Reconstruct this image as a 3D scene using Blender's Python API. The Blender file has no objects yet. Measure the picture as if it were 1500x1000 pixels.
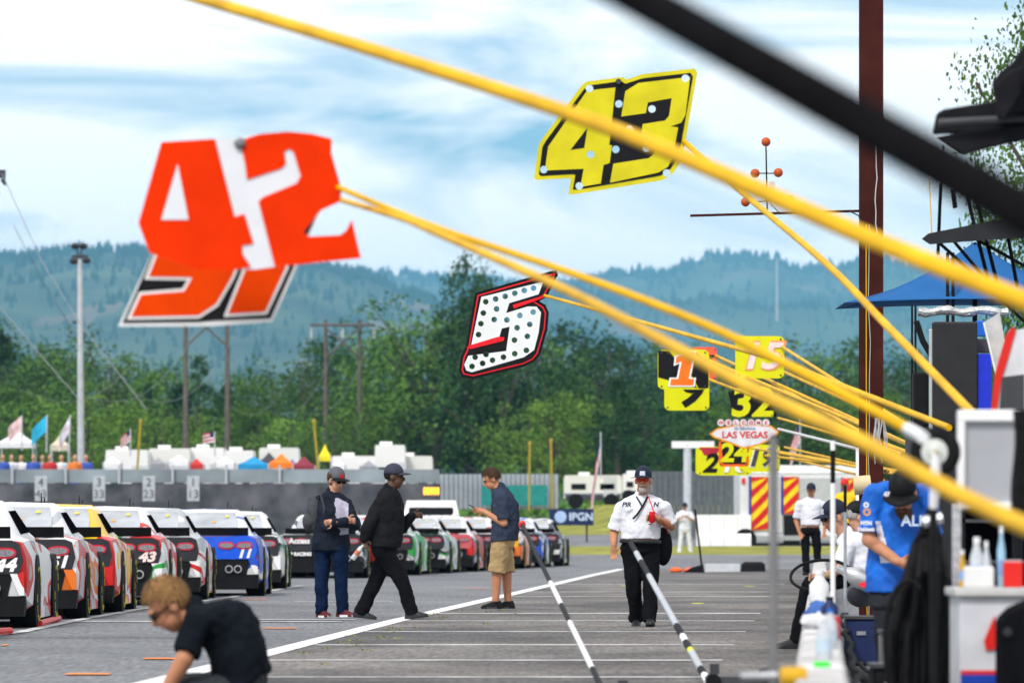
import bpy, bmesh, math, random
from mathutils import Vector, Matrix, noise
random.seed(7)
R = math.radians
sc = bpy.context.scene
col = sc.collection

# ------------------------------------------------------------------ camera
F = 8333.0                 # focal length in photo pixels (200 mm on 36 mm, 1500 px wide)
CH, HOR = 1.05, 775.0      # camera height, horizon row
cd = bpy.data.cameras.new('camera'); cam = bpy.data.objects.new('camera', cd); col.objects.link(cam)
cam.location = (0, 0, CH); cam.rotation_euler = (R(90), 0, 0)
cd.sensor_width = 36; cd.lens = 200; cd.shift_y = (HOR-500)/1500
cd.clip_start = 0.5; cd.clip_end = 60000
cd.dof.use_dof = True; cd.dof.focus_distance = 60; cd.dof.aperture_fstop = 4.8
sc.camera = cam
# ------------------------------------------------------------------ world
w = bpy.data.worlds.new('World'); sc.world = w; w.use_nodes = True
nt = w.node_tree; N = nt.nodes; L = nt.links
bg = N['Background']
sky = N.new('ShaderNodeTexSky'); sky.sky_type = 'NISHITA'; sky.sun_disc = False
SUN_EL, SUN_AZ = 48, 207       # azimuth measured from +Y towards +X
sky.sun_elevation = R(SUN_EL); sky.sun_rotation = R(SUN_AZ)
skm = N.new('ShaderNodeMix'); skm.data_type = 'RGBA'; skm.blend_type = 'MULTIPLY'; skm.inputs[0].default_value = 1
L.new(sky.outputs[0], skm.inputs[6]); skm.inputs[7].default_value = (.050, .082, .112, 1)
tc = N.new('ShaderNodeTexCoord'); mp = N.new('ShaderNodeMapping'); mp.inputs['Scale'].default_value = (9, 9, 36)
mp.inputs['Location'].default_value = (3.3, 1.2, 0.4)
L.new(tc.outputs['Generated'], mp.inputs[0])
nz = N.new('ShaderNodeTexNoise'); nz.inputs['Scale'].default_value = 1.0; nz.inputs['Detail'].default_value = 7; nz.inputs['Roughness'].default_value = .52
nz.inputs['Distortion'].default_value = .6
L.new(mp.outputs[0], nz.inputs[0])
rp = N.new('ShaderNodeValToRGB'); rp.color_ramp.elements[0].position = .38; rp.color_ramp.elements[1].position = .53
L.new(nz.outputs['Fac'], rp.inputs[0])
fm = N.new('ShaderNodeMapRange'); fm.inputs[3].default_value = .06; fm.inputs[4].default_value = 1.0
L.new(rp.outputs[0], fm.inputs[0])
cm = N.new('ShaderNodeMix'); cm.data_type = 'RGBA'
L.new(fm.outputs[0], cm.inputs[0]); L.new(skm.outputs[2], cm.inputs[6]); cm.inputs[7].default_value = (1.34, 1.30, 1.27, 1)
L.new(cm.outputs[2], bg.inputs[0]); bg.inputs[1].default_value = 1.0
# ------------------------------------------------------------------ sun
sd = bpy.data.lights.new('sun', 'SUN'); so = bpy.data.objects.new('sun', sd); col.objects.link(so)
sd.energy = 2.6; sd.angle = R(10); sd.color = (1, .96, .9)
_a = R(SUN_AZ); _e = R(SUN_EL)
so.rotation_euler = Vector((-math.sin(_a)*math.cos(_e), -math.cos(_a)*math.cos(_e), -math.sin(_e))).to_track_quat('-Z', 'Y').to_euler()
sc.view_settings.view_transform = 'Standard'; sc.view_settings.look = 'None'
sc.view_settings.exposure = 0.22; sc.view_settings.gamma = 1
sc.cycles.max_bounces = 6; sc.cycles.volume_bounces = 1

# ------------------------------------------------------------------ helpers
def at(px, py, d):
    return Vector(((px-750)/F*d, d, CH+(HOR-py)/F*d))
def gd(py): return CH*F/(py-HOR)       # distance of flat ground seen at row py

def mat(name, c, rough=.6, var=.15, scale=6., bump=0., metal=0., coat=0., emit=None, alpha=None, trans=0., coords='Object', c2=None, spec=.22):
    m = bpy.data.materials.new(name); m.use_nodes = True
    n = m.node_tree.nodes; l = m.node_tree.links; b = n['Principled BSDF']
    b.inputs['Roughness'].default_value = rough; b.inputs['Metallic'].default_value = metal
    b.inputs['Coat Weight'].default_value = coat; b.inputs['Specular IOR Level'].default_value = spec
    if trans: b.inputs['Transmission Weight'].default_value = trans
    if emit: b.inputs['Emission Color'].default_value = (*emit[:3], 1); b.inputs['Emission Strength'].default_value = emit[3]
    if alpha is not None: b.inputs['Alpha'].default_value = alpha
    t = n.new('ShaderNodeTexCoord'); z = n.new('ShaderNodeTexNoise'); z.inputs['Scale'].default_value = scale; z.inputs['Detail'].default_value = 5
    l.new(t.outputs[coords], z.inputs[0])
    r = n.new('ShaderNodeValToRGB'); r.color_ramp.elements[0].position = .3; r.color_ramp.elements[1].position = .7
    lo = tuple(max(0, v*(1-var)) for v in c[:3]); hi = tuple(min(1, v*(1+var)) for v in (c2 or c)[:3])
    r.color_ramp.elements[0].color = (*lo, 1); r.color_ramp.elements[1].color = (*hi, 1)
    l.new(z.outputs['Fac'], r.inputs[0]); l.new(r.outputs[0], b.inputs['Base Color'])
    if bump:
        z2 = n.new('ShaderNodeTexNoise'); z2.inputs['Scale'].default_value = scale*3; z2.inputs['Detail'].default_value = 4
        l.new(t.outputs[coords], z2.inputs[0]); bp = n.new('ShaderNodeBump'); bp.inputs['Strength'].default_value = bump; bp.inputs['Distance'].default_value = .02
        l.new(z2.outputs['Fac'], bp.inputs['Height']); l.new(bp.outputs[0], b.inputs['Normal'])
    return m
_mc = {}
def M(name, *a, **k):
    if name not in _mc: _mc[name] = mat(name, *a, **k)
    return _mc[name]

class MB:
    """mesh collector"""
    def __init__(s): s.v = []; s.f = []; s.m = []; s.cur = 0
    def add(s, vs, fs):
        o = len(s.v); s.v += [Vector(q) for q in vs]; s.f += [[i+o for i in f] for f in fs]; s.m += [s.cur]*len(fs); return s
    def box(s, c, size, rot=None):
        hx, hy, hz = [q/2 for q in size]; c = Vector(c)
        vs = [Vector((x, y, z)) for x in (-hx, hx) for y in (-hy, hy) for z in (-hz, hz)]
        if rot is not None: vs = [rot @ q for q in vs]
        return s.add([q+c for q in vs], [(0,1,3,2),(4,6,7,5),(0,4,5,1),(2,3,7,6),(0,2,6,4),(1,5,7,3)])
    def quad(s, a, b, c, d): return s.add([a, b, c, d], [(0,1,2,3)])
    def loft(s, rings, cap=True):
        n = len(rings[0]); vs = [p for r in rings for p in r]; fs = []
        for i in range(len(rings)-1):
            for j in range(n):
                k = (j+1) % n; fs.append((i*n+j, i*n+k, (i+1)*n+k, (i+1)*n+j))
        if cap: fs.append(tuple(range(n))[::-1]); fs.append(tuple((len(rings)-1)*n+j for j in range(n)))
        return s.add(vs, fs)
    def tube(s, pts, r, n=8, cap=True):
        pts = [Vector(p) for p in pts]; rs = r if isinstance(r, (list, tuple)) else [r]*len(pts); rings = []; up0 = None
        for i, p in enumerate(pts):
            t = (pts[min(i+1, len(pts)-1)]-pts[max(i-1, 0)]).normalized()
            if up0 is None: up0 = Vector((0,0,1)) if abs(t.z) < .9 else Vector((1,0,0))
            a = t.cross(up0).normalized(); b = a.cross(t).normalized(); up0 = b
            rings.append([p+(a*math.cos(2*math.pi*k/n)+b*math.sin(2*math.pi*k/n))*rs[i] for k in range(n)])
        return s.loft(rings, cap)
    def capsule(s, a, b, r1, r2, n=12):
        a = Vector(a); b = Vector(b); t = b-a; ln = max(t.length, 1e-4); t = t/ln
        pts, rs = [], []
        for ang in (80, 50, 20): pts.append(a-t*r1*math.sin(R(ang))); rs.append(r1*math.cos(R(ang)))
        pts += [a, b]; rs += [r1, r2]
        for ang in (20, 50, 80): pts.append(b+t*r2*math.sin(R(ang))); rs.append(r2*math.cos(R(ang)))
        return s.tube(pts, rs, n)
    def ell(s, c, r, rot=None, nu=14, nv=9, keep=None):
        c = Vector(c); vs = []; fs = []
        for i in range(nv+1):
            ph = math.pi*i/nv
            for j in range(nu):
                th = 2*math.pi*j/nu; vs.append(Vector((r[0]*math.sin(ph)*math.cos(th), r[1]*math.sin(ph)*math.sin(th), r[2]*math.cos(ph))))
        for i in range(nv):
            for j in range(nu):
                k = (j+1) % nu; f = (i*nu+j, (i+1)*nu+j, (i+1)*nu+k, i*nu+k)
                if keep is None or keep(sum((vs[q] for q in f), Vector())/4): fs.append(f)
        if rot is not None: vs = [rot @ q for q in vs]
        return s.add([q+c for q in vs], fs)
    def lathe(s, c, prof, axis=(0,0,1), n=16):
        c = Vector(c); ax = Vector(axis).normalized(); a = ax.orthogonal().normalized(); b = ax.cross(a)
        return s.loft([[c+ax*h+(a*math.cos(2*math.pi*k/n)+b*math.sin(2*math.pi*k/n))*max(r, 1e-4) for k in range(n)] for h, r in prof])
    def mesh(s, name, off=None):
        me = bpy.data.meshes.new(name); o = off or Vector()
        me.from_pydata([tuple(v-o) for v in s.v], [], s.f); 
        if any(s.m): me.polygons.foreach_set('material_index', s.m)
        bm = bmesh.new(); bm.from_mesh(me); bmesh.ops.delete(bm, geom=[v for v in bm.verts if not v.link_faces], context='VERTS'); bmesh.ops.recalc_face_normals(bm, faces=bm.faces); bm.to_mesh(me); bm.free()
        return me
    def build(s, name, m, parent=None, smooth=False, world=True):
        return link(name, s.mesh(name, parent_loc(parent) if world else None), m, parent, smooth)
def parent_loc(p):
    v = Vector()
    while p is not None: v = v+Vector(p.location); p = p.parent
    return v
def link(name, me, m, parent=None, smooth=False, angle=None):
    o = bpy.data.objects.new(name, me); col.objects.link(o); o.parent = parent
    for q in (m if isinstance(m, (list, tuple)) else [m]): me.materials.append(q)
    if smooth:
        me.polygons.foreach_set('use_smooth', [True]*len(me.polygons))
        try: me.set_sharp_from_angle(angle=R(smooth if smooth is not True else 45))
        except Exception: pass
    return o
def tag(o, label=None, cat=None, group=None, kind=None):
    if label: o['label'] = label
    if cat: o['category'] = cat
    if group: o['group'] = group
    if kind: o['kind'] = kind
    return o
def thing(name, label, cat, loc, rz=0, group=None):
    o = bpy.data.objects.new(name, None); col.objects.link(o); o.location = loc; o.rotation_euler = (0, 0, rz); o.empty_display_size = .2
    return tag(o, label, cat, group)
def copy_tree(o, parent=None):
    c = o.copy(); col.objects.link(c); c.parent = parent
    for ch in list(o.children): copy_tree(ch, c)
    return c
def eval_mesh(o):
    dg = bpy.context.evaluated_depsgraph_get(); e = o.evaluated_get(dg)
    me = bpy.data.meshes.new_from_object(e); old = o.data
    bpy.data.objects.remove(o)
    return me
def remesh(mb, voxel, smooth=4, name='body'):
    me = mb.mesh('tmp'); o = bpy.data.objects.new('tmp', me); col.objects.link(o)
    md = o.modifiers.new('r', 'REMESH'); md.mode = 'VOXEL'; md.voxel_size = voxel
    sm = o.modifiers.new('s', 'SMOOTH'); sm.iterations = smooth; sm.factor = .5
    r = eval_mesh(o); r.name = name; r.materials.clear(); return r
def wrinkle(me, amp, sc_):
    me.update()
    nor = [v.normal.copy() for v in me.vertices]
    for v, n_ in zip(me.vertices, nor):
        v.co += n_*amp*(noise.noise(v.co*sc_)+.5*noise.noise(v.co*sc_*2.3))
def flat(pts, thick, holes=()):
    """pts: list of (x,z); plate facing -Y occupying y in [-thick,0]"""
    cu = bpy.data.curves.new('p', 'CURVE'); cu.dimensions = '2D'; cu.fill_mode = 'BOTH'; cu.extrude = thick/2
    for loop in [pts]+list(holes):
        sp = cu.splines.new('POLY'); sp.points.add(len(loop)-1); sp.use_cyclic_u = True
        for q, (x, z) in zip(sp.points, loop): q.co = (x, z, 0, 1)
    o = bpy.data.objects.new('p', cu); col.objects.link(o)
    me = eval_mesh(o); bpy.data.curves.remove(cu)
    me.transform(Matrix.Translation((0, -thick/2, 0)) @ Matrix.Rotation(R(90), 4, 'X')); me.materials.clear()
    return me
def text_mesh(s, size, extr=.004, bold=.0, shear=0., font_scale=(1,1)):
    cu = bpy.data.curves.new('t', 'FONT'); cu.body = s; cu.size = size; cu.extrude = extr; cu.offset = bold; cu.shear = shear
    cu.align_x = 'CENTER'; cu.align_y = 'CENTER'; cu.resolution_u = 3
    o = bpy.data.objects.new('t', cu); col.objects.link(o)
    me = eval_mesh(o); bpy.data.curves.remove(cu)
    me.transform(Matrix.Rotation(R(90), 4, 'X') @ Matrix.Diagonal((font_scale[0], font_scale[1], 1, 1))); me.materials.clear()
    return me
def inset(pts, dlt):
    """offset a polygon (list of 2D) inward by dlt (negative: outward)"""
    n = len(pts); A = sum(pts[i][0]*pts[(i+1)%n][1]-pts[(i+1)%n][0]*pts[i][1] for i in range(n)); sg = 1 if A > 0 else -1
    out = []
    for i in range(n):
        p0, p1, p2 = Vector(pts[i-1]), Vector(pts[i]), Vector(pts[(i+1)%n])
        e1 = (p1-p0).normalized(); e2 = (p2-p1).normalized()
        n1 = Vector((-e1.y, e1.x))*sg; n2 = Vector((-e2.y, e2.x))*sg
        b = n1+n2; b = n1 if b.length < .2 else b.normalized(); k = dlt/max(.45, b.dot(n1))
        out.append(tuple(p1+b*k))
    return out
def smooth_poly(pts, it=1, cut=.18):
    for _ in range(it):
        o = []
        for i in range(len(pts)):
            a = Vector(pts[i]); b = Vector(pts[(i+1)%len(pts)]); o += [tuple(a.lerp(b, cut)), tuple(a.lerp(b, 1-cut))]
        pts = o
    return pts

# ------------------------------------------------------------------ materials
white = M('white_paint', (.78,.78,.78), .4, .05); black = M('black_plastic', (.008,.008,.009), .6, .3, spec=.12); rubber = M('rubber', (.010,.010,.011), .8, .3, 20, .2, spec=.1)
dgrey = M('dark_grey', (.05,.052,.058), .5, .2); steel = M('steel', (.45,.46,.48), .35, .15, 12, 0, .8); yel = M('pole_yellow', (.68,.38,.003), .5, .22, 3, spec=.12)
red = M('red_paint', (.62,.02,.015), .4, .1); silver = M('silver', (.55,.56,.58), .3, .1, 8, 0, .7); blackcloth = M('black_cloth', (.009,.009,.011), .9, .3, 5, .4, spec=.06)
glassd = M('dark_glass', (.008,.009,.011), .25, .1, spec=.12); lgrey = M('light_grey', (.5,.51,.52), .55, .08); navy = M('navy', (.012,.022,.08), .5, .15)
orange = M('orange_paint', (.82,.09,.008), .4, .06); brightyel = M('bright_yellow', (.82,.74,.01), .4, .06); bluep = M('blue_paint', (.01,.12,.55), .4, .1)

# ------------------------------------------------------------------ ground
def zprof(d):
    P = [(0,0),(170,0),(192,.2),(213,.42),(240,.8),(258,1.0),(300,1.2),(600,1.5),(60000,1.5)]
    for (a, za), (b, zb) in zip(P, P[1:]):
        if d <= b: return za+(zb-za)*(d-a)/(b-a)
    return 1.5
def bank(x, d):    # grassy bank behind the far end of the cars
    if not 232 < d < 330: return 0
    u = min(1, max(0, (d-236)/40))*min(1, max(0, (330-d)/25)); sx = min(1, max(0, (x-1.5)/3.0))
    return 1.15*u*u*(3-2*u)*sx
def asphalt_mat(name, tint, base, dark):
    m = bpy.data.materials.new(name); m.use_nodes = True; n = m.node_tree.nodes; l = m.node_tree.links; b = n['Principled BSDF']
    b.inputs['Roughness'].default_value = .82; b.inputs['Specular IOR Level'].default_value = .35
    t = n.new('ShaderNodeTexCoord')
    def nz_(s, det, mpx=(1,1,1)):
        mp_ = n.new('ShaderNodeMapping'); mp_.inputs['Scale'].default_value = mpx; l.new(t.outputs['Object'], mp_.inputs[0])
        z = n.new('ShaderNodeTexNoise'); z.inputs['Scale'].default_value = s; z.inputs['Detail'].default_value = det; z.inputs['Roughness'].default_value = .65
        l.new(mp_.outputs[0], z.inputs[0]); return z
    big = nz_(.25, 6, (1, .6, 1)); fine = nz_(20, 6, (1,.07,1)); streak = nz_(.8, 5, (.6, .22, 1))
    r = n.new('ShaderNodeValToRGB'); r.color_ramp.elements[0].position = .34; r.color_ramp.elements[1].position = .66
    r.color_ramp.elements[0].color = (*dark, 1); r.color_ramp.elements[1].color = (*base, 1); l.new(big.outputs['Fac'], r.inputs[0])
    r2 = n.new('ShaderNodeValToRGB'); r2.color_ramp.elements[0].position = .4; r2.color_ramp.elements[1].position = .68
    r2.color_ramp.elements[0].color = (1,1,1,1); r2.color_ramp.elements[1].color = (*tint, 1); l.new(streak.outputs['Fac'], r2.inputs[0])
    mx = n.new('ShaderNodeMix'); mx.data_type = 'RGBA'; mx.blend_type = 'MULTIPLY'; mx.inputs[0].default_value = 1
    l.new(r.outputs[0], mx.inputs[6]); l.new(r2.outputs[0], mx.inputs[7])
    r3 = n.new('ShaderNodeMapRange'); r3.inputs[1].default_value = .3; r3.inputs[2].default_value = .7; r3.inputs[3].default_value = .55; r3.inputs[4].default_value = 1.5
    l.new(fine.outputs['Fac'], r3.inputs[0])
    mx2 = n.new('ShaderNodeMix'); mx2.data_type = 'RGBA'; mx2.blend_type = 'MULTIPLY'; mx2.inputs[0].default_value = 1
    l.new(mx.outputs[2], mx2.inputs[6]); l.new(r3.outputs[0], mx2.inputs[7]); l.new(mx2.outputs[2], b.inputs['Base Color'])
    bp = n.new('ShaderNodeBump'); bp.inputs['Strength'].default_value = .4; bp.inputs['Distance'].default_value = .01; l.new(fine.outputs['Fac'], bp.inputs['Height']); l.new(bp.outputs[0], b.inputs['Normal'])
    return m
asph = asphalt_mat('asphalt', (.72,.72,.74), (.185,.19,.20), (.125,.13,.14))
stall = asphalt_mat('stall_concrete', (.42,.40,.40), (.20,.182,.165), (.066,.065,.067))
grass = M('grass', (.13,.16,.018), .9, .35, .8, .5, c2=(.26,.25,.035)); dirt = M('field', (.10,.12,.03), .9, .3, .05)
def ground_mesh():
    xs = [-24000,-600,-120,-40,-14,-6,-3,0,1.5,2.5,3.5,4.5,6,9,14,40,120,600,24000]
    ds = [-60,0,10,20,40,80,120,150,170,181,192,199,206,213,216,226,240,246,252,258,266,276,290,305,318,330,420,600,1200,3000,26000]
    g = MB(); nx = len(xs)
    vs = [(x, d, zprof(d)+bank(x, d)) for d in ds for x in xs]; fs = []; ms = []
    for i in range(len(ds)-1):
        for j in range(nx-1):
            fs.append((i*nx+j, i*nx+j+1, (i+1)*nx+j+1, (i+1)*nx+j)); dm = (ds[i]+ds[i+1])/2; xm = (xs[j]+xs[j+1])/2
            k = 0
            if 192 < dm < 213 and xm > 1.0: k = 1
            elif dm > 238 and xm > 1.0: k = 1
            elif dm > 330 or abs(xm) > 120: k = 2
            ms.append(k)
    g.add(vs, fs); g.m = ms
    o = g.build('ground', [asph, grass, dirt]); tag(o, kind='structure'); return o
ground_mesh()
UX = .056                          # pit lane runs 3.2 degrees to the right of the view axis
def laneX(x0, d): return x0+UX*(d-60)
# concrete stall surface, right of the fat white line
line_pts = [(20,-3.45),(38.9,-2.45),(48.6,-2.04),(65.8,-1.30),(90,-.10),(130.6,1.88),(150,2.9)]
mb = MB()
for (d0, x0), (d1, x1) in zip(line_pts, line_pts[1:]):
    mb.quad((x0, d0, .004), (laneX(3.4, d0), d0, .004), (laneX(3.4, d1), d1, .004), (x1, d1, .004))
tag(mb.build('pit_stall_pavement', stall), kind='structure')
lw = M('line_paint', (.74,.74,.74), .6, .22, 3); lthin = M('thin_line_paint', (.50,.50,.50), .7, .45, 2.5); orm = M('orange_mark_paint', (.75,.22,.05), .7, .25, 4)
mb = MB()
for (d0, x0), (d1, x1) in zip(line_pts, line_pts[1:]):
    mb.quad((x0-.11, d0, .009), (x0+.11, d0, .009), (x1+.11, d1, .009), (x1-.11, d1, .009))
tag(mb.build('painted_edge_line', lw), kind='structure')
def edge_x(d):
    for (d0, x0), (d1, x1) in zip(line_pts, line_pts[1:]):
        if d <= d1: return x0+(x1-x0)*(d-d0)/(d1-d0)
    return 3
for y, wd in ((1020,.2),(993,.22),(968,.26),(945.5,.34),(926,.3),(910,.36),(899,.5),(874,.5),(867,.5),(856,.6)):
    d = gd(y); x0 = edge_x(d)+.14; x1 = laneX(2.5, d)
    mb = MB(); mb.quad((x0, d, .0085), (x1, d-.05, .0085), (x1, d+wd, .0085), (x0, d+wd, .0085)); tag(mb.build('painted_stall_line', lthin), kind='structure')
# lines and marks on the left lane, under and beside the race cars
mb = MB(); pts = [(gd(y), (x-750)/F*gd(y)) for x, y in ((-30,934),(30,926),(110,909),(200,893),(330,876),(440,858))]
for (d0, x0), (d1, x1) in zip(pts, pts[1:]): mb.quad((x0-.07, d0, .009), (x0+.07, d0, .009), (x1+.07, d1, .009), (x1-.07, d1, .009))
tag(mb.build('painted_parking_line', lthin), kind='structure')
for x0, x1, y in ((100,500,911),(330,520,908),(430,575,881)):
    d = gd(y); a = (x0-750)/F*d; b = (x1-750)/F*d; mb = MB(); mb.quad((a,d,.0086),(b,d,.0086),(b,d+.34,.0086),(a,d+.34,.0086)); tag(mb.build('painted_cross_line', lthin), kind='structure')
for x0, x1, y in ((93,158,989),(208,262,966),(385,432,921),(0,8,946),(682,715,862),(355,390,878)):
    d = gd(y); a = (x0-750)/F*d; b = (x1-750)/F*d; mb = MB(); mb.quad((a,d,.0095),(b,d,.0095),(b,d+.45,.0095),(a,d+.45,.0095)); tag(mb.build('painted_orange_mark', orm), kind='structure')
for x, y, c in ((1022,884,'a'),(1098,859,'a'),(917,858,'a')):
    d = gd(y); X = (x-750)/F*d; mb = MB(); mb.lathe((X, d, .009), [(0,.10),(.004,.09)], n=12); tag(mb.build('painted_yellow_dot', M('dot_paint', (.7,.75,.02), .6, .2)), kind='structure')
# crack seam across the lane, with weeds
mb = MB(); tar = M('tar_seam', (.02,.02,.02), .6, .2)
for y, x0, x1 in ((897,330,760),(846,560,1160),(934,0,300)):
    d = gd(y); pts = []
    for i in range(25):
        x = x0+(x1-x0)*i/24; pts.append(((x-750)/F*d, d+.4*noise.noise(Vector((i*.7, y, 0))), .0105))
    for a, b in zip(pts, pts[1:]): mb.quad(a, b, (b[0], b[1]+.12, b[2]), (a[0], a[1]+.12, a[2]))
tag(mb.build('tar_seam', tar), kind='structure')
mb = MB(); rnd = random.Random(3)
for i in range(26):
    t = rnd.random(); d = 42+t*32; x = edge_x(d)+.25+rnd.uniform(-.12,.3)+(.9 if rnd.random() < .3 else 0)*rnd.random()
    for k in range(14):
        a = rnd.uniform(0, 6.28); h = rnd.uniform(.005,.02); r_ = rnd.uniform(.02,.06); b = Vector((x+rnd.uniform(-.06,.06), d+rnd.uniform(-.3,.3), .01)); tip = b+Vector((math.cos(a)*r_, math.sin(a)*r_, h)); sd_ = Vector((-math.sin(a), math.cos(a), 0))*.008
        mb.add([b-sd_, b+sd_, tip], [(0,1,2)])
tag(mb.build('weeds', M('weed', (.2,.2,.03), .9, .3)), 'small yellow green weeds growing along the pavement joint', 'weeds', kind='stuff')

# ------------------------------------------------------------------ hills and far woods
def interp(P, x):
    if x <= P[0][0]: return P[0][1]
    for (a, ya), (b, yb) in zip(P, P[1:]):
        if x <= b: return ya+(yb-ya)*(x-a)/(b-a)
    return P[-1][1]
hillm = M('hill_forest_floor', (.026,.05,.03), .95, .45, .0025, c2=(.06,.085,.04)); clear_m = M('hill_clearing', (.12,.10,.07), .95, .4, .003)
conif = M('far_conifers', (.026,.055,.032), .95, .4, .01)
def hill(name, d_ridge, depth, ridge, seed, ntree, hmin, hmax, x0=-500, x1=2000):
    g = MB(); nx, ny = 110, 22; rnd = random.Random(seed)
    def Z(px, v):
        zr = (HOR-interp(ridge, px))/F*d_ridge+CH; base = zr*(max(0, v)**.75)
        n_ = noise.fractal(Vector((px*.008, v*3.2+seed, seed)), .9, 2.1, 5)
        return max(-2, base*(1+.06*n_*(1-abs(2*v-1)*.6))+n_*zr*.022*v)
    def Pt(px, v):
        d = d_ridge-depth*(1-v); return Vector(((px-750)/F*d_ridge, d, Z(px, v)))
    vs = []; fs = []; ms = []
    for j in range(ny+1):
        for i in range(nx+1): vs.append(Pt(x0+(x1-x0)*i/nx, j/ny*1.0))
    for i in range(nx+1):
        p = Pt(x0+(x1-x0)*i/nx, 1.0); vs.append(Vector((p.x, p.y+depth*.5, -5)))
    for j in range(ny+1):
        for i in range(nx):
            a = j*(nx+1)+i; fs.append((a, a+1, a+nx+2, a+nx+1))
            c = vs[a]; nn = noise.noise(Vector((c.x*.0026, c.y*.002, seed*3.1)))
            ms.append(1 if nn > .36 and .3 < j/ny < .85 else 0)
    g.add(vs, fs); g.m = ms; o = g.build(name, [hillm, clear_m], smooth=True); tag(o, kind='structure')
    t = MB()
    for k in range(ntree):
        px = rnd.uniform(x0, x1); v = rnd.random()**.6 if k % 2 else rnd.uniform(.95, 1.0)
        p = Pt(px, v); nn = noise.noise(Vector((p.x*.0026, p.y*.002, seed*3.1)))
        if nn > .33 and .3 < v < .85 and rnd.random() < .93: continue
        if noise.noise(Vector((px*.02, v*6, 9))) < -.22 and rnd.random() < .6: continue
        h = rnd.uniform(hmin, hmax); r_ = h*rnd.uniform(.16,.26); a0 = rnd.uniform(0, 6)
        b = [p+Vector((math.cos(a0+q*1.257)*r_, math.sin(a0+q*1.257)*r_, h*.08)) for q in range(5)]
        t.add(b+[p+Vector((0,0,h))], [(0,1,5),(1,2,5),(2,3,5),(3,4,5),(4,0,5)])
    o = t.build('hill_forest', conif); tag(o, 'hazy conifer forest covering the far hill '+('ridge' if seed == 1 else 'range beyond the ridge'), 'forest', kind='stuff')
ridge_near = [(-500,384),(0,378),(40,368),(75,366),(110,374),(200,383),(330,378),(450,392),(520,402),(575,420),(640,442),(720,470),(800,492),(1000,520),(1300,540),(2000,540)]
ridge_far = [(-500,420),(300,430),(560,405),(640,402),(760,420),(860,408),(960,398),(1040,388),(1090,382),(1120,376),(1180,380),(1240,386),(1330,392),(1500,398),(2000,400)]
ridge_mid = [(-500,470),(200,480),(450,470),(560,452),(700,448),(800,438),(900,432),(1000,442),(1150,452),(1300,456),(1500,450),(2000,450)]
hill('hill_terrain', 12000, 5200, ridge_near, 1, 9000, 12, 30)
hill('hill_terrain', 19000, 4200, ridge_far, 2, 7000, 16, 40)
hill('hill_terrain', 15000, 2900, ridge_mid, 3, 5000, 12, 30)

# ------------------------------------------------------------------ trees
def leafmat(name, a, b):
    m = mat(name, a, .8, .25, .35, c2=b, spec=.1); n = m.node_tree.nodes; l = m.node_tree.links; bs = n['Principled BSDF']
    oi = n.new('ShaderNodeObjectInfo'); hs = n.new('ShaderNodeHueSaturation'); src = bs.inputs['Base Color'].links[0].from_socket
    mr = n.new('ShaderNodeMapRange'); mr.inputs[3].default_value = .75; mr.inputs[4].default_value = 1.35; l.new(oi.outputs['Random'], mr.inputs[0])
    l.new(src, hs.inputs['Color']); l.new(mr.outputs[0], hs.inputs['Value']); l.new(hs.outputs[0], bs.inputs['Base Color'])
    return m
leafA = leafmat('foliage_mid', (.034,.088,.014), (.080,.16,.026)); leafB = leafmat('foliage_dark', (.014,.046,.018), (.036,.088,.024)); leafC = leafmat('foliage_light', (.066,.145,.02), (.13,.23,.034))
bark = M('bark', (.09,.075,.06), .9, .3, 3, .4)
def tree_proto(seed, H, Rx, kind, leaf, nclump=95, nleaf=56, lsize=.42):
    rnd = random.Random(seed); tr = MB(); cr = MB()
    tr.tube([(0,0,-.3),(rnd.uniform(-.2,.2),0,H*.3),(rnd.uniform(-.4,.4),.1,H*.62),(0,0,H*.9)], [H*.022,H*.017,H*.011,H*.003], 7)
    for c in range(nclump):
        if kind == 'cone':
            u = rnd.random()**1.25; z = H*(.06+.93*u); rr = Rx*(1-u)**.85*rnd.uniform(.35,1)+.25; a = rnd.uniform(0, 6.28); ctr = Vector((math.cos(a)*rr, math.sin(a)*rr, z)); cr_ = Rx*.28*(1.1-u*.6)
        else:
            while True:
                q = Vector((rnd.uniform(-1,1), rnd.uniform(-1,1), rnd.uniform(-1,1)))
                if .3 < q.length < 1: break
            lump = 1+.35*noise.noise(q*1.7+Vector((seed, 0, 0)))
            ctr = Vector((q.x*Rx*lump*.85, q.y*Rx*lump*.85, H*.56+q.z*H*.42*lump)); cr_ = Rx*rnd.uniform(.16,.3)
            if c % 6 == 0: b0 = Vector((0,0,ctr.z*.55)); tr.tube([b0, b0.lerp(ctr,.5)+Vector((0,0,.3)), ctr], [H*.008,H*.005,.03], 5)
        for k in range(nleaf):
            q = Vector((rnd.gauss(0,.45), rnd.gauss(0,.45), rnd.gauss(0,.36)))*cr_; p = ctr+q
            nrm = Vector((rnd.gauss(0,1), rnd.gauss(0,1), rnd.gauss(.5,1))).normalized(); a = nrm.orthogonal().normalized(); a.rotate(Matrix.Rotation(rnd.uniform(0,6.28), 3, nrm)); b = nrm.cross(a); s_ = lsize*rnd.uniform(.55,1.2)
            cr.add([p-a*s_*.5, p+b*s_*.32, p+a*s_*.5, p-b*s_*.32], [(0,1,2,3)])
    return tr.mesh('trunk'), cr.mesh('crown')
protos = {'round': [tree_proto(11, 18, 6.5, 'round', leafA), tree_proto(12, 18, 8, 'round', leafA), tree_proto(15, 18, 5, 'round', leafA, 80, 60)],
          'cone': [tree_proto(13, 20, 4.2, 'cone', leafB, 110, 45, .4), tree_proto(14, 20, 5.2, 'cone', leafB, 120, 45, .42)]}
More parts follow.
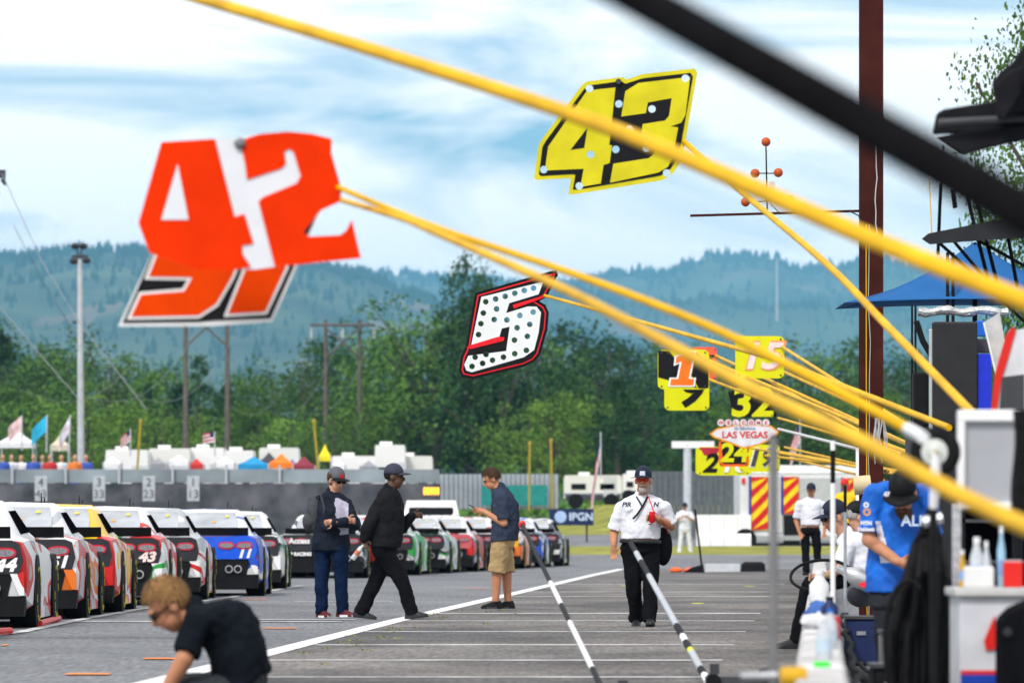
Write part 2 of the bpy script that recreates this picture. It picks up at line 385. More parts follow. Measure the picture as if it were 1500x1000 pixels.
for k in protos:
    for t_, c_ in protos[k]: t_.materials.append(bark); c_.materials.append(leafA)
def plant(px, ytop, d, kind, which, leaf, wide, label, group):
    H0 = 18 if kind == 'round' else 20; z0 = zprof(d); H = (HOR-ytop)/F*d+CH-z0; s_ = H/H0
    r = thing('broadleaf_tree' if kind == 'round' else 'conifer_tree', label, 'tree', ((px-750)/F*d, d, z0), random.uniform(0, 6.28), group)
    r.scale = (s_*wide, s_*wide, s_)
    t_, c_ = protos[kind][which % len(protos[kind])]
    for nm, me, m_ in (('trunk', t_, bark), ('crown', c_, leaf)):
        o = bpy.data.objects.new(nm, me); col.objects.link(o); o.parent = r; o.material_slots[0].link = 'OBJECT'; o.material_slots[0].material = m_
rnd = random.Random(21)
T = []   # px, ytop, d, kind, leaf, wide
for px, yt in ((-30,470),(12,462),(60,505),(105,488),(160,500),(205,520),(250,530),(290,538),(352,540),(400,530),(440,505),(485,490),(530,480),(575,470)):
    T.append((px+rnd.uniform(-6,6), yt, rnd.uniform(700,780), 'round', rnd.choice([leafA,leafA,leafB]), rnd.uniform(.9,1.25)))
for px, yt in ((20,555),(70,575),(130,560),(185,585),(235,600),(300,592),(370,585),(425,600),(480,590),(540,585),(590,560)):
    T.append((px+rnd.uniform(-8,8), yt, rnd.uniform(560,640), 'round', rnd.choice([leafC,leafA,leafC]), rnd.uniform(1.2,1.6)))
for px, yt in ((0,480),(292,520),(330,560),(215,560),(262,560)): T.append((px, yt, 660, 'cone', leafB, 1.1))
for px, yt, w_ in ((600,445,1.0),(640,440,1.1),(690,440,1.1),(735,450,1.0),(770,470,.9)): T.append((px, yt, 610+rnd.uniform(-15,15), 'round', leafB if px % 4 else leafA, w_))
T.append((690,374,655,'round',leafB,.62)); T.append((715,384,650,'round',leafB,.5))
for px, yt in ((815,480),(850,474),(890,480),(930,492),(975,500),(1020,508),(1065,512),(1110,520),(1150,515),(1195,498),(1230,500),(1310,505),(1350,490),(1400,500),(1450,500),(1500,500)): T.append((px+rnd.uniform(-8,8), yt, rnd.uniform(800,880), 'round', rnd.choice([leafB,leafA]), rnd.uniform(.9,1.3)))
for px, yt in ((810,575),(845,560),(775,590),(1060,590),(1180,570),(1225,560),(1290,570),(1330,560)): T.append((px, yt, rnd.uniform(560,620), 'round', leafC if px < 900 else leafA, 1.3))
for px, yt in ((905,550),(880,575),(940,570),(985,560),(1030,575),(1100,565),(1140,575)): T.append((px, yt, rnd.uniform(590,640), 'cone' if px % 2 else 'round', leafB, 1.35))
for i, (px, yt, d, k, lf, w_) in enumerate(T):
    lab = {('round',0):'mid green broadleaf tree in the wood below the hills', ('round',1):'dark green broadleaf tree in the wood below the hills', ('round',2):'bright green rounded tree along the front of the wood', ('cone',1):'dark pointed conifer standing in the wood'}[(k, 0 if lf is leafA else 1 if lf is leafB else 2)]
    if yt < 400: lab = 'tall dark tree rising above the rest of the wood'
    wh = next(t_ for lim, t_ in ((90,'beyond the flags'),(180,'behind the floodlight pole'),(420,'behind the timber pylon under the orange board'),(570,'behind the farther pylon'),(790,'below the number 5 board'),(960,'behind the camper on the bank'),(1170,'behind the distant number boards'),(9999,'beyond the brown post')) if px < lim)
    lab = lab.replace('in the wood below the hills', wh).replace('along the front of the wood', wh).replace('standing in the wood', wh)
    plant(px, yt, d, k, i, lf, w_, lab, lab)
# undergrowth at the foot of the wood
mb = MB(); rnd = random.Random(5)
for i in range(5200):
    px = rnd.uniform(-60, 1560); d = rnd.uniform(520, 560); h = (2.2+3.5*abs(noise.noise(Vector((px*.02, 0, 0)))))*rnd.random(); p = Vector(((px-750)/F*d, d, 1.4+h))
    a = Vector((rnd.gauss(0,1), rnd.gauss(0,1), rnd.gauss(0,1))).normalized(); b = a.orthogonal().normalized(); s_ = rnd.uniform(.3,.7)
    mb.add([p-a*s_, p+b*s_*.6, p+a*s_, p-b*s_*.6], [(0,1,2,3)])
tag(mb.build('undergrowth', leafA), 'low green scrub along the foot of the wood', 'scrub', kind='stuff')
# near tree at the right edge: a few limbs reach into view
pr = tree_proto(31, 9, 3.0, 'round', leafA, 170, 150, .11)
r = thing('broadleaf_tree', 'leafy tree behind the black awnings, its branches against the sky', 'tree', ((1585-750)/F*95, 95, 0)); r.scale = (.66,.66,1.26)
for nm, me, m_ in (('trunk', pr[0], bark), ('crown', pr[1], leafA)): me.materials.append(m_); o = bpy.data.objects.new(nm, me); col.objects.link(o); o.parent = r

# ------------------------------------------------------------------ power lines, light pole
wood = M('pole_wood', (.12,.10,.09), .85, .25, 2); galv = M('galvanised', (.48,.50,.52), .5, .12, 3, 0, .4); wirem = M('wire', (.2,.21,.23), .6, .1)
def hframe(xa, xb, ytop, ybot, d, label):
    r = thing('power_pylon', label, 'pylon', at((xa+xb)/2, ybot, d))
    for x in (xa, xb): mb = MB(); mb.tube([at(x, ybot+20, d), at(x, ytop, d)], [.26,.18], 8); mb.build('pole', wood, r)
    w_ = xb-xa; mb = MB(); mb.tube([at(xa-w_*.45, ytop+8, d), at(xb+w_*.45, ytop+8, d)], .17, 6); mb.build('crossarm', wood, r)
    for a, b in (((xa, ytop+12), (xb, ytop+w_*1.1)), ((xb, ytop+12), (xa, ytop+w_*1.1))): mb = MB(); mb.tube([at(*a, d-.4), at(*b, d-.4)], .1, 5); mb.build('brace', wood, r)
    for x in (xa-w_*.42, (xa+xb)/2, xb+w_*.42): mb = MB(); mb.lathe(at(x, ytop+10, d)-Vector((0,0,1.3)), [(0,.1),(.2,.16),(.4,.1),(.6,.16),(.8,.1),(1.2,.05)], n=8); mb.build('insulator', lgrey, r)
hframe(272, 333, 440, 655, 520, 'timber H frame power pylon behind the orange number board')
hframe(477, 527, 468, 640, 610, 'timber H frame power pylon with its crossarm against the hill')
def wire(a, b, sag, label, r_=.018):
    pts = [a.lerp(b, t/14)-Vector((0,0,sag*4*(t/14)*(1-t/14))) for t in range(15)]
    mb = MB(); mb.tube(pts, r_, 4); tag(mb.build('power_line', wirem), label, 'wire', 'power lines')
for i, x in enumerate((245,302,360)): wire(at(x, 450, 520), at(x-420+40*i, 330, 300), 9, 'sagging pale power line running left from the timber pylon')
for i, x in enumerate((455,502,549)): wire(at(x, 478, 610), at(x-190, 455, 520), 9.5, 'sagging pale power line strung between the two timber pylons'); wire(at(x, 478, 610), at(x+110+10*i, 600, 800), 4, 'pale power line dropping away behind the farther pylon')
r = thing('light_pole', 'tall grey floodlight pole with lamps at its top behind the fence', 'light pole', at(118, 690, 262))
mb = MB(); mb.tube([at(118.5,700,262), at(117,380,262)], [.17,.12], 10); mb.build('pole', galv, r)
mb = MB(); mb.box(at(117,376,262), (.75,.2,.16)); mb.build('crossbar', dgrey, r)
for x, y in ((110,357),(122,357),(108,379),(127,378)): mb = MB(); mb.lathe(at(x,y,262), [(0,.1),(.12,.2),(.2,.17),(.22,.02)], (0,-.5,-.8), 10); mb.build('lamp_head', dgrey, r)
mb = MB(); mb.tube([at(115,376,262), at(112,358,262)], .04, 5); mb.tube([at(118,376,262), at(121,358,262)], .04, 5); mb.build('lamp_bracket', dgrey, r)
tag_w = [((2,250),(160,420)), ((160,420),(330,570)), ((-20,420),(120,570))]
mb = MB(); mb.tube([at(2,252,240), at(60,380,235), at(115,470,230), at(215,600,225)], .02, 4); tag(mb.build('guy_wire', wirem), 'thin dark guy cable slanting down across the hill', 'wire', 'guy cables')
mb = MB(); mb.tube([at(-20,425,240), at(60,520,235), at(120,590,230)], .02, 4); tag(mb.build('guy_wire', wirem), 'thin lower guy cable slanting past the dark fir', 'wire', 'guy cables')
mb = MB(); mb.box(at(3,255,240), (.3,.2,.35)); mb.lathe(at(4,262,240), [(0,.12),(.3,.05)], (.4,0,-1), 8); tag(mb.build('cable_camera', dgrey), 'small dark box at the top end of the guy cable', 'cable fitting')
# distant mast on the hill
r = thing('radio_mast', 'thin hazy radio mast on the far hill', 'mast', at(1138,455,9000)); mb = MB(); mb.tube([at(1138,470,9000), at(1138,378,9000)], [1.9,1.1], 5); mb.build('mast', lgrey, r)

# ------------------------------------------------------------------ catch fence on the left with crowd, flags, tents, campers
fz = at(0,687,205).z
r = thing('catch_fence', 'long grey debris fence above a dark wall behind the race cars', 'fence', at(320,735,205))
meshm = M('fence_fabric', (.22,.26,.28), .8, .3, .6); wallm = M('wall_dark', (.055,.066,.08), .85, .4, 1.2, c2=(.09,.09,.10))
mb = MB(); a = at(-60,735,205); b = at(645,735,205); mb.box(((a.x+b.x)/2, 205, 1.45), (b.x-a.x, .3, 2.5)); mb.build('wall', wallm, r)
for i in range(9):
    x0 = a.x+(b.x-a.x)*i/9; x1 = a.x+(b.x-a.x)*(i+1)/9; mb = MB(); mb.box(((x0+x1)/2, 205.05, (2.73+fz)/2), (x1-x0-.06, .06, fz-2.73)); mb.build('fence_panel', meshm, r)
    mb = MB(); mb.tube([(x0,204.9,.2),(x0,204.9,fz+.15)], .05, 6); mb.build('post', galv, r)
for x, t_ in ((60,'4\n43'),(145,'3\n33'),(218,'2\n23'),(283,'1\n13')):
    c = at(x,715,204); q = thing('number_panel', {60:'white number panel below the flags on the dark wall',145:'white number panel beside the foot of the light pole',218:'white number panel below the leaning yellow pole by the flag',283:'white number panel behind the roof of the blue race car'}[x], 'sign', c)
    mb = MB(); mb.box(c, (.44,.05,.9)); mb.build('panel', M('panel_white', (.40,.43,.45), .6, .15), q)
    o = link('numerals', text_mesh(t_, .42, .004, .0), M('numeral_grey', (.10,.11,.12), .6), q); o.location = (0,-.035,0)
# grey windscreened fence in the middle (with verticals)
r = thing('paddock_fence', 'grey vertical bar fence between the campers and the tree line', 'fence', at(730,735,262))
for i in range(26):
    x = 640+i*7; mb = MB(); mb.tube([at(x,745,262), at(x,694,262)], .035, 5); mb.build('bar', galv, r)
mb = MB(); p0 = at(640,745,262.3); p1 = at(818,694,262.3); mb.box(((p0.x+p1.x)/2, 262.4, (p0.z+p1.z)/2), (p1.x-p0.x, .05, p1.z-p0.z)); mb.build('windscreen', M('windscreen', (.24,.28,.31), .8, .1, .5), r)
mb = MB(); p0 = at(705,740,261); p1 = at(802,710,261); mb.box(((p0.x+p1.x)/2, 261.5, (p0.z+p1.z)/2), (p1.x-p0.x, .06, p1.z-p0.z)); tag(mb.build('banner', M('teal', (.02,.22,.20), .7, .2)), 'teal banner hung on the grey bar fence', 'banner')
r = thing('paddock_fence', 'tall dark grey slatted fence behind the man holding a camera', 'fence', at(1020,780,232))
for i in range(20):
    x = 938+i*8.2; mb = MB(); c0 = at(x,790,232); c1 = at(x+7.6,690,232); mb.box(((c0.x+c1.x)/2, 232+(i%2)*.05, (c0.z+c1.z)/2), (c1.x-c0.x, .05, c1.z-c0.z)); mb.build('slat', M('fence_slat', (.11,.125,.135), .8, .15), r)
r = thing('gate_frame', 'white steel goal shaped frame above the dark slatted fence', 'gate frame', at(1000,780,226))
mb = MB(); c0 = at(984,646,226); c1 = at(1046,656,226); mb.box(((c0.x+c1.x)/2,226,(c0.z+c1.z)/2), (c1.x-c0.x,.3,c0.z-c1.z)); mb.build('beam', white, r)
mb = MB(); mb.tube([at(1007,780,226), at(1007,650,226)], .16, 8); mb.build('post', M('post_pale', (.5,.53,.55), .5), r)
# white crash barrier blocks
for i in range(4):
    c = at(1030+i*20,777,214); mb = MB(); wd = 20/F*214
    mb.loft([[(c.x+sx*wd*.49, 214+sy, z) for sx, sy in ((-1,-.3*k),(1,-.3*k),(1,.3*k),(-1,.3*k))] for z, k in ((.38,1),(.75,.95),(.95,.55),(1.6,.45))])
    tag(mb.build('barrier_block', white), 'white plastic barrier block in the row left of the fire truck', 'barrier', 'white barrier blocks')
# navy sign board by the track
r = thing('trackside_board', 'low navy board with a pale crest and lettering beyond the last cars', 'sign', at(837,770,222))
mb = MB(); c = at(837,757,222); mb.box(c, (65/F*222,.12,24/F*222)); mb.build('panel', navy, r)
o = link('lettering', text_mesh('IPGN', .42, .004, .012), M('pale_blue', (.5,.6,.75), .5), r); o.location = c-r.location+Vector((.38,-.075,0))
mb = MB(); mb.lathe(c+Vector((-.42,-.07,0)), [(0,.24),(-.02,.22)], (0,1,0), 14); mb.build('crest', M('pale_blue2', (.35,.48,.68), .5), r)
for sx in (-.6,.6): mb = MB(); mb.box(c+Vector((sx,.1,-.6)), (.08,.08,.8)); mb.build('leg', dgrey, r)

def person_simple(me_parts, loc, rz, cols, label, group):
    r = thing('person', label, 'person', loc, rz, group)
    for nm, me, m_ in zip(('body','shirt','trousers'), me_parts, cols):
        o = bpy.data.objects.new(nm, me); col.objects.link(o); o.parent = r; o.material_slots[0].link = 'OBJECT'; o.material_slots[0].material = m_
skin = M('skin', (.50,.26,.17), .55, .12, 9); skin_d = M('skin_dark', (.09,.045,.028), .5, .15, 9); skin_t = M('skin_tan', (.44,.20,.11), .55, .12, 9)

# ------------------------------------------------------------------ people
def person(name, label, cx, gy, d, sp, cols, k=1.0, voxel=.009, z0=None):
    """joints given as (px, py, depth offset in m); cols: dict of materials"""
    s_ = F/d; base = Vector(((cx-750)/F*d, d, CH+(HOR-gy)/F*d if z0 is None else z0))
    J = lambda q: Vector(((q[0]-cx)/s_, q[2], (gy-q[1])/s_))
    root = thing('person', label, 'person', base)
    neck = J(sp['neck']); pel = J(sp['pelvis']); sh = [J(q) for q in sp['sh']]; el = [J(q) for q in sp['el']]; wr = [J(q) for q in sp['wr']]
    hip = [J(q) for q in sp['hip']]; kn = [J(q) for q in sp['kn']]; an = [J(q) for q in sp['an']]
    hc = J(sp['head']); rot = Matrix.Rotation(R(sp['yaw']), 3, 'Z') @ Matrix.Rotation(R(sp.get('pitch', 0)), 3, 'X') @ Matrix.Rotation(R(sp.get('roll', 0)), 3, 'Y')
    rot = rot*1.1
    right = (sh[1]-sh[0]); sw = right.length/2; right.normalize(); spine = (neck-pel).normalized(); fwd = right.cross(spine).normalized(); right = spine.cross(fwd).normalized()
    hr = (hip[1]-hip[0]).normalized(); sm = (sh[0]+sh[1])/2
    bend = J(sp['mid']) if 'mid' in sp else None
    def curve(t):
        if bend is None: return neck.lerp(pel, t)
        return neck*(1-t)**2+bend*2*t*(1-t)+pel*t*t
    def torso(mb, add, t1=1.0, sc_=1.0):
        rings = []
        prof = [(-.02,.06,.06),(.06,sw*.75,.085),(.16,sw*.98,.105),(.35,.165*k,.12*k),(.6,.155*k,.118*k*sp.get('belly',1)),(.85,.165*k,.12*k*sp.get('belly',1)),(1.0,.17*k,.118*k),(1.12,.165*k,.11*k),(1.25,.16*k,.11*k),(1.4,.16*k,.11*k)]
        for t, w_, dp in prof:
            if t > t1+1e-6: break
            c = curve(t); rr = right.lerp(hr, max(0, min(1, t))).normalized(); ff = fwd
            rings.append([c+rr*(w_+add)*math.cos(2*math.pi*q/18)*sc_+ff*(dp+add)*math.sin(2*math.pi*q/18)*sc_ for q in range(18)])
        mb.loft(rings)
    b = MB()
    hp = lambda x, y, z: hc+rot @ Vector((x, y, z))
    b.ell(hp(0,.012,.03), (.074,.094,.098), rot); b.ell(hp(0,-.022,-.05), (.057,.068,.068), rot); b.ell(hp(0,-.03,-.095), (.035,.045,.03), rot)
    b.ell(hp(0,-.098,-.022), (.014,.02,.026), rot); b.ell(hp(0,-.085,.03), (.05,.02,.014), rot)
    for sx in (-1,1): b.ell(hp(sx*.074,.012,-.012), (.012,.024,.032), rot)
    b.capsule(hp(0,.02,-.05), neck-spine*.04, .058, .066*k)
    for i in (0,1): b.capsule(neck-spine*.02, sh[i].lerp(neck,.35)-spine*.01, .055*k, .05*k)
    torso(b, -.008)
    for i in (0,1):
        b.capsule(sh[i].lerp(el[i],.12), el[i], .043*k, .041*k); b.capsule(el[i], wr[i], .043*k, .028*k)
        b.capsule(hip[i], kn[i], .085*k, .056*k); b.capsule(kn[i], an[i], .057*k, .038*k); 
        fdir = (wr[i]-el[i]).normalized(); hd = Vector(sp['hand'][i]) if sp.get('hand') and sp['hand'][i] else fdir
        hd.normalize(); side = hd.cross(Vector((0,1,.2)) if abs(hd.y) < .8 else Vector((0,0,1))).normalized(); pn = hd.cross(side).normalized(); cu = sp.get('curl', [.4,.4])[i]
        hrot = Matrix((side, pn, hd)).transposed(); b.ell(wr[i]+hd*.05, (.042,.019,.055), hrot); b.capsule(wr[i]-hd*.03, wr[i]+hd*.04, .028, .026)
        for f in range(4):
            o_ = (f-1.5)*.0215; ln = (.072,.082,.078,.062)[f]; p0 = wr[i]+hd*.088+side*o_; d1 = (hd*math.cos(cu)+pn*math.sin(cu)); d2 = (hd*math.cos(cu*2.2)+pn*math.sin(cu*2.2)); p1 = p0+d1*ln*.5
            b.capsule(p0, p1, .0095, .009, 8); b.capsule(p1, p1+d2*ln*.5, .009, .0075, 8)
        t0 = wr[i]+hd*.03+side*.035; t1 = t0+(hd*.6+side*.7+pn*.3).normalized()*.045; b.capsule(t0, t1, .012, .011, 8); b.capsule(t1, t1+(hd*.9+pn*.3).normalized()*.03, .011, .009, 8)
    me = remesh(b, voxel, 3, 'body'); body = link('body', me, cols.get('skin', skin), root, True)
    # shirt or jacket
    g = MB(); torso(g, sp.get('loose', .018), sp.get('hem', 1.12)); long_ = sp.get('sleeve', 'short')
    for i in (0,1):
        a_ = sh[i]; g.capsule(a_.lerp(sm, .3), a_-Vector((0,0,.004)), .062*k, .060*k+.004)
        if long_ == 'short': e_ = a_.lerp(el[i], .86); g.tube([a_-Vector((0,0,.004)), a_.lerp(e_,.5), e_], [.060*k+.004, .060*k+.005, .063*k+.007], 14)
        else: g.capsule(a_-Vector((0,0,.012)), el[i], .060*k+.004, .056*k+.006); g.capsule(el[i], el[i].lerp(wr[i], .93), .057*k+.006, .044*k+.004)
    g.capsule(neck-spine*.05, neck+spine*.02+fwd*.0, .072*k, .064*k)
    for i in (0,1): g.capsule(neck-spine*.012, sh[i].lerp(neck,.3)-spine*.004, .06*k, .062*k)
    me = remesh(g, voxel*1.1, 3, 'shirt'); wrinkle(me, .013, 8); wrinkle(me, .005, 21); shirt = link(sp.get('top', 'shirt'), me, cols['top'], root, True)
    if sp.get('patch'):
        me.materials.append(sp['patch'][0])
        for pg in me.polygons:
            if sp['patch'][1](pg.center): pg.material_index = 1
    # trousers
    g = MB(); c1 = curve(.92); rings = []
    for t, w_, dp in ((.9,.165*k,.12*k*(1+(sp.get('belly',1)-1)*.6)),(1.0,.172*k,.125*k),(1.12,.165*k,.115*k)):
        c = curve(t); rings.append([c+hr*(w_+.006)*math.cos(2*math.pi*q/16)+fwd*(dp+.006)*math.sin(2*math.pi*q/16) for q in range(16)])
    g.loft(rings)
    for i in (0,1):
        g.capsule(pel.lerp(hip[i],.6), hip[i], .098*k, .1*k)
        if sp.get('bottom', 'trousers') == 'shorts': e_ = hip[i].lerp(kn[i], 1.0); g.tube([hip[i], e_], [.1*k, .098*k], 16)
        else: g.capsule(hip[i], kn[i], .094*k, .072*k); g.tube([kn[i]+(kn[i]-an[i]).normalized()*.03, kn[i], an[i]-Vector((0,0,.035))], [.065*k,.071*k,.064*k], 14)
    me = remesh(g, voxel*1.1, 3, 'trousers'); wrinkle(me, .013, 7); wrinkle(me, .006, 18); link(sp.get('bottom', 'trousers'), me, cols['bottom'], root, True)
    # shoes
    for i in (0,1):
        td = Vector(sp['toe'][i]).normalized(); sd_ = Vector((-td.y, td.x, 0)).normalized(); a_ = an[i]; up = Vector((0,0,1)); zb = a_.z-.085
        tp = sp.get('tilt', (0,0))[i]; g = MB(); rings = []
        for u, w_, h in ((-.085,.028,.06),(-.07,.036,.095),(-.01,.04,.11),(.05,.043,.085),(.12,.047,.06),(.165,.038,.045),(.19,.02,.03)):
            c = Vector((a_.x, a_.y, zb))+td*u+up*(u*tp); rings.append([c+sd_*(w_+.004)*x_+up*(h*z_) for x_, z_ in ((-1,0),(1,0),(1.0,.45),(.7,.9),(0,1.05),(-.7,.9),(-1.0,.45))])
        g.loft(rings); sh_ = g.build('shoe', cols.get('shoe', black), root, 60, world=False)
        if cols.get('sole'):
            g = MB(); g.loft([[c_ for c_ in [Vector((a_.x,a_.y,zb+q))+td*u+sd_*w_ for u, w_ in ((-.092,-.02),(-.092,.02),(0,.046),(.12,.054),(.19,.025),(.19,-.025),(.12,-.054),(0,-.046))]] for q in (-.004,.022)]); g.build('sole', cols['sole'], sh_, world=False)
        if sp.get('sock'): g = MB(); g.capsule(a_-up*.01, a_.lerp(kn[i], .13), .046, .044); g.build('sock', cols['sock'], root, True, world=False)
    # face
    for sx in (-1,1):
        g = MB(); g.ell(hp(sx*.03,-.086,.004), (.012,.006,.007), rot, 8, 6); g.build('eye', M('eye', (.03,.02,.018), .3), root, True, world=False)
    g = MB(); g.ell(hp(0,-.094,-.062), (.024,.006,.006), rot, 8, 6); g.build('mouth', M('lip', (.34,.12,.09), .5), root, True, world=False)
    hairm = cols.get('hair')
    if hairm:
        hk = sp.get('hairlen', -.03); g = MB(); ex = .012*sp.get('hairvol', .35 if sp.get('cap') else 1)
        g.ell(hp(0,.016,.034), (.074+ex,.096+ex,.1+ex), rot, 28, 20, keep=lambda q: not ((sp.get('cap') and q.z > .03) or (q.y < -.035 and q.z < .052) or q.z < hk-.034 or (abs(q.x) > .06 and q.y < .012 and q.z < .0)))
        me = g.mesh('hair'); wrinkle(me, .008, 26); h_ = link('hair', me, hairm, root, True)
        so_ = h_.modifiers.new('s', 'SOLIDIFY'); so_.thickness = .012
        if not sp.get('cap'):
            g = MB(); rs = random.Random(5)
            for _ in range(900):
                th = rs.uniform(0, 6.283); cz = rs.uniform(-.35, 1); sn = math.sqrt(1-cz*cz); q = Vector((.074*sn*math.cos(th), .096*sn*math.sin(th), .1*cz))
                if (q.y < -.035 and q.z < .05) or q.z < hk-.03 or (abs(q.x) > .06 and q.y < .012 and q.z < .0): continue
                nn = Vector((q.x/.0055, q.y/.0092, q.z/.01)).normalized(); dn = Vector((q.x*2, -.25+q.y*2, -.45+.5*max(0,q.z)*3)); dn = (dn-nn*dn.dot(nn)).normalized(); sd_ = nn.cross(dn)*.0022
                a_ = q*(1.0+ex/.085); m1 = a_+dn*.022+nn*.006*rs.random(); m2 = a_+dn*(.035+.022*rs.random())+nn*(.010*rs.random()-.003)
                g.add([hp(*(Vector((0,.016,.034))+v_)) for v_ in (a_-sd_, a_+sd_, m1+sd_, m1-sd_, m2)], [(0,1,2,3),(3,2,4)])
            tag(g.build('hair_strands', hairm, root, world=False), kind='stuff')
    if sp.get('cap'):
        g = MB(); g.ell(hp(0,.012,.048), (.086,.106,.098), rot, 20, 14, keep=lambda q: q.z > -.012); c_ = g.build('cap', cols['cap'], root, True, world=False); so_ = c_.modifiers.new('s', 'SOLIDIFY'); so_.thickness = .006
        g = MB(); vs = []
        for i in range(11):
            a_ = R(-62+124*i/10); 
            for rr, dz in ((.1,0),(.185-.03*abs(math.sin(a_)),-.012)): vs.append(hp(math.sin(a_)*rr*.82, -math.cos(a_)*rr-.0, .05+dz-.018*abs(math.sin(a_))**2))
        g.add(vs, [(2*i, 2*i+1, 2*i+3, 2*i+2) for i in range(10)]); bl = g.build('bill', cols.get('bill', cols['cap']), c_, True, world=False); so_ = bl.modifiers.new('s', 'SOLIDIFY'); so_.thickness = .005
        if cols.get('capfront'):
            g = MB(); g.ell(hp(0,.012,.048), (.088,.108,.1), rot, 20, 14, keep=lambda q: 0.005 < q.z < .05 and q.y < -.075 and abs(q.x) < .034); g.build('cap_patch', cols['capfront'], c_, True, world=False)
    if sp.get('glasses'):
        g = MB()
        for sx in (-1,1): g.ell(hp(sx*.033,-.096,.004), (.03,.008,.019), rot, 12, 8); g.tube([hp(sx*.06,-.09,.008), hp(sx*.078,-.02,.006), hp(sx*.078,.03,.0)], .004, 5)
        g.tube([hp(-.012,-.1,.008), hp(.012,-.1,.008)], .004, 5); g.build('sunglasses', cols['glasses'], root, True, world=False)
    if sp.get('beard'):
        g = MB(); L_ = sp['beard']; g.ell(hp(0,-.05,-.088-L_*.35), (.04+.13*L_,.05,.034+L_*.5), rot, 18, 12, keep=lambda q: q.y < .02); me = g.mesh('beard'); wrinkle(me, .008, 50); link('beard', me, cols['beard'], root, True)
        g = MB(); g.ell(hp(0,-.096,-.05), (.034,.012,.009), rot, 10, 6); g.build('moustache', cols['beard'], root, True, world=False)
    return root, J, hp, dict(neck=neck, pel=pel, sh=sh, el=el, wr=wr, hip=hip, fwd=fwd, right=right, spine=spine, curve=curve, k=k)

shirt_w = M('shirt_white', (.66,.67,.73), .9, .05, 6, .25, spec=.1); trous_b = M('trousers_black', (.006,.006,.0075), .9, .25, 6, .35, spec=.06)
capnavy = M('cap_navy', (.012,.016,.035), .7, .2, 20); hair_br = M('hair_brown', (.06,.03,.016), .6, .35, 60, .5); hair_gr = M('hair_grey', (.35,.33,.31), .6, .2, 60, .4); hair_bl = M('hair_blond', (.26,.14,.05), .6, .35, 50, .6)
redglass = M('red_lens', (.5,.02,.01), .1, .1); leather = M('black_shoe', (.02,.02,.022), .45, .2)

# official in white shirt walking towards the camera with a red can
root, J, hp, B = person('official', 'man in white short sleeved shirt and black trousers walking with a red can', 936, 917, 61.5, dict(
    head=(942,703,-.04), yaw=-6, pitch=2, neck=(940,727,0), pelvis=(938,800,0), sh=[(910,743,0),(973,743,0)], el=[(899,781,.03),(984,770,.06)], wr=[(899,798,-.08),(961,759,-.2)],
    hand=[(0,-.1,-1),(-1,-.25,.1)], curl=[.25,.75], hip=[(924,806,0),(952,806,0)], kn=[(928,856,-.02),(953,857,-.08)], an=[(933,904,.14),(951,906,-.16)], toe=[(-.1,-1,0),(.05,-1,0)], tilt=(-.25,.15),
    cap=1, glasses=1, beard=.02, hem=.9, belly=1.22, loose=.022), dict(skin=skin_t, top=shirt_w, bottom=trous_b, cap=capnavy, capfront=M('patch_grey', (.5,.53,.6), .6), glasses=redglass, beard=M('goatee', (.34,.30,.27), .9, .3, 50), hair=hair_gr, shoe=leather), k=1.2)
mb = MB(); c = B['curve'](.9); ring = [c+B['right']*(.172*1.2+.02)*math.cos(q/20*6.283)+B['fwd']*(.12*1.2*1.22+.016)*math.sin(q/20*6.283) for q in range(20)]
mb.loft([[p+Vector((0,0,z)) for p in ring] for z in (-.02,.02)], cap=False); o = mb.build('belt', leather, root, True, world=False); o.modifiers.new('s','SOLIDIFY').thickness = .008
mb = MB(); mb.box(Vector((J((948,740,0)).x, -.19, J((968,739,0)).z)), (.01,.01,.01)); 
mb = MB(); n0 = B['neck']; mb.tube([n0+Vector((-.06,-.09,.0)), n0+Vector((.0,-.15,-.1)), n0+Vector((-.03,-.19,-.16))], .009, 5); mb.tube([n0+Vector((.06,-.09,.0)), n0+Vector((.01,-.16,-.1)), n0+Vector((-.06,-.195,-.2)), n0+Vector((-.1,-.195,-.24))], .011, 5); mb.build('lanyard', black, root, True, world=False)
mb = MB(); mb.tube([n0+Vector((.07,-.1,.0)), n0+Vector((.12,-.19,-.15)), n0+Vector((.25,-.15,-.3)), n0+Vector((.29,.0,-.4))], .006, 5); mb.build('bag_strap', red, root, True, world=False)
for px, tx, wd in ((913,'PIR',.10),(956,'N',.06)):
    o = link('chest_emblem', text_mesh(tx, .07, .002, .003, .2), capnavy, root); q = J((px+4,739,0)); o.location = (q.x, -.192 if px < 940 else -.185, q.z)
mb = MB(); mb.ell(J((972,800,.14)), (.10,.09,.21)); o = mb.build('shoulder_bag', blackcloth, root, True, world=False)
s_ = F/61.5; hd = Vector(((957-750)/s_, 61.5-.27, CH+(HOR-757)/s_)); 
r = thing('drinks_can', 'red drinks can in the hand of the white shirted walking man', 'can', hd-Vector((.02,.0,.06)))
mb = MB(); c = r.location; mb.lathe(c, [(0,.026),(.008,.033),(.108,.033),(.12,.027)], n=14); mb.build('body', M('can_red', (.6,.01,.015), .3, .06, 8, 0, .3), r, True)
mb = MB(); mb.lathe(c+Vector((0,0,.1195)), [(0,.027),(.003,.025)], n=14); mb.build('lid', silver, r)

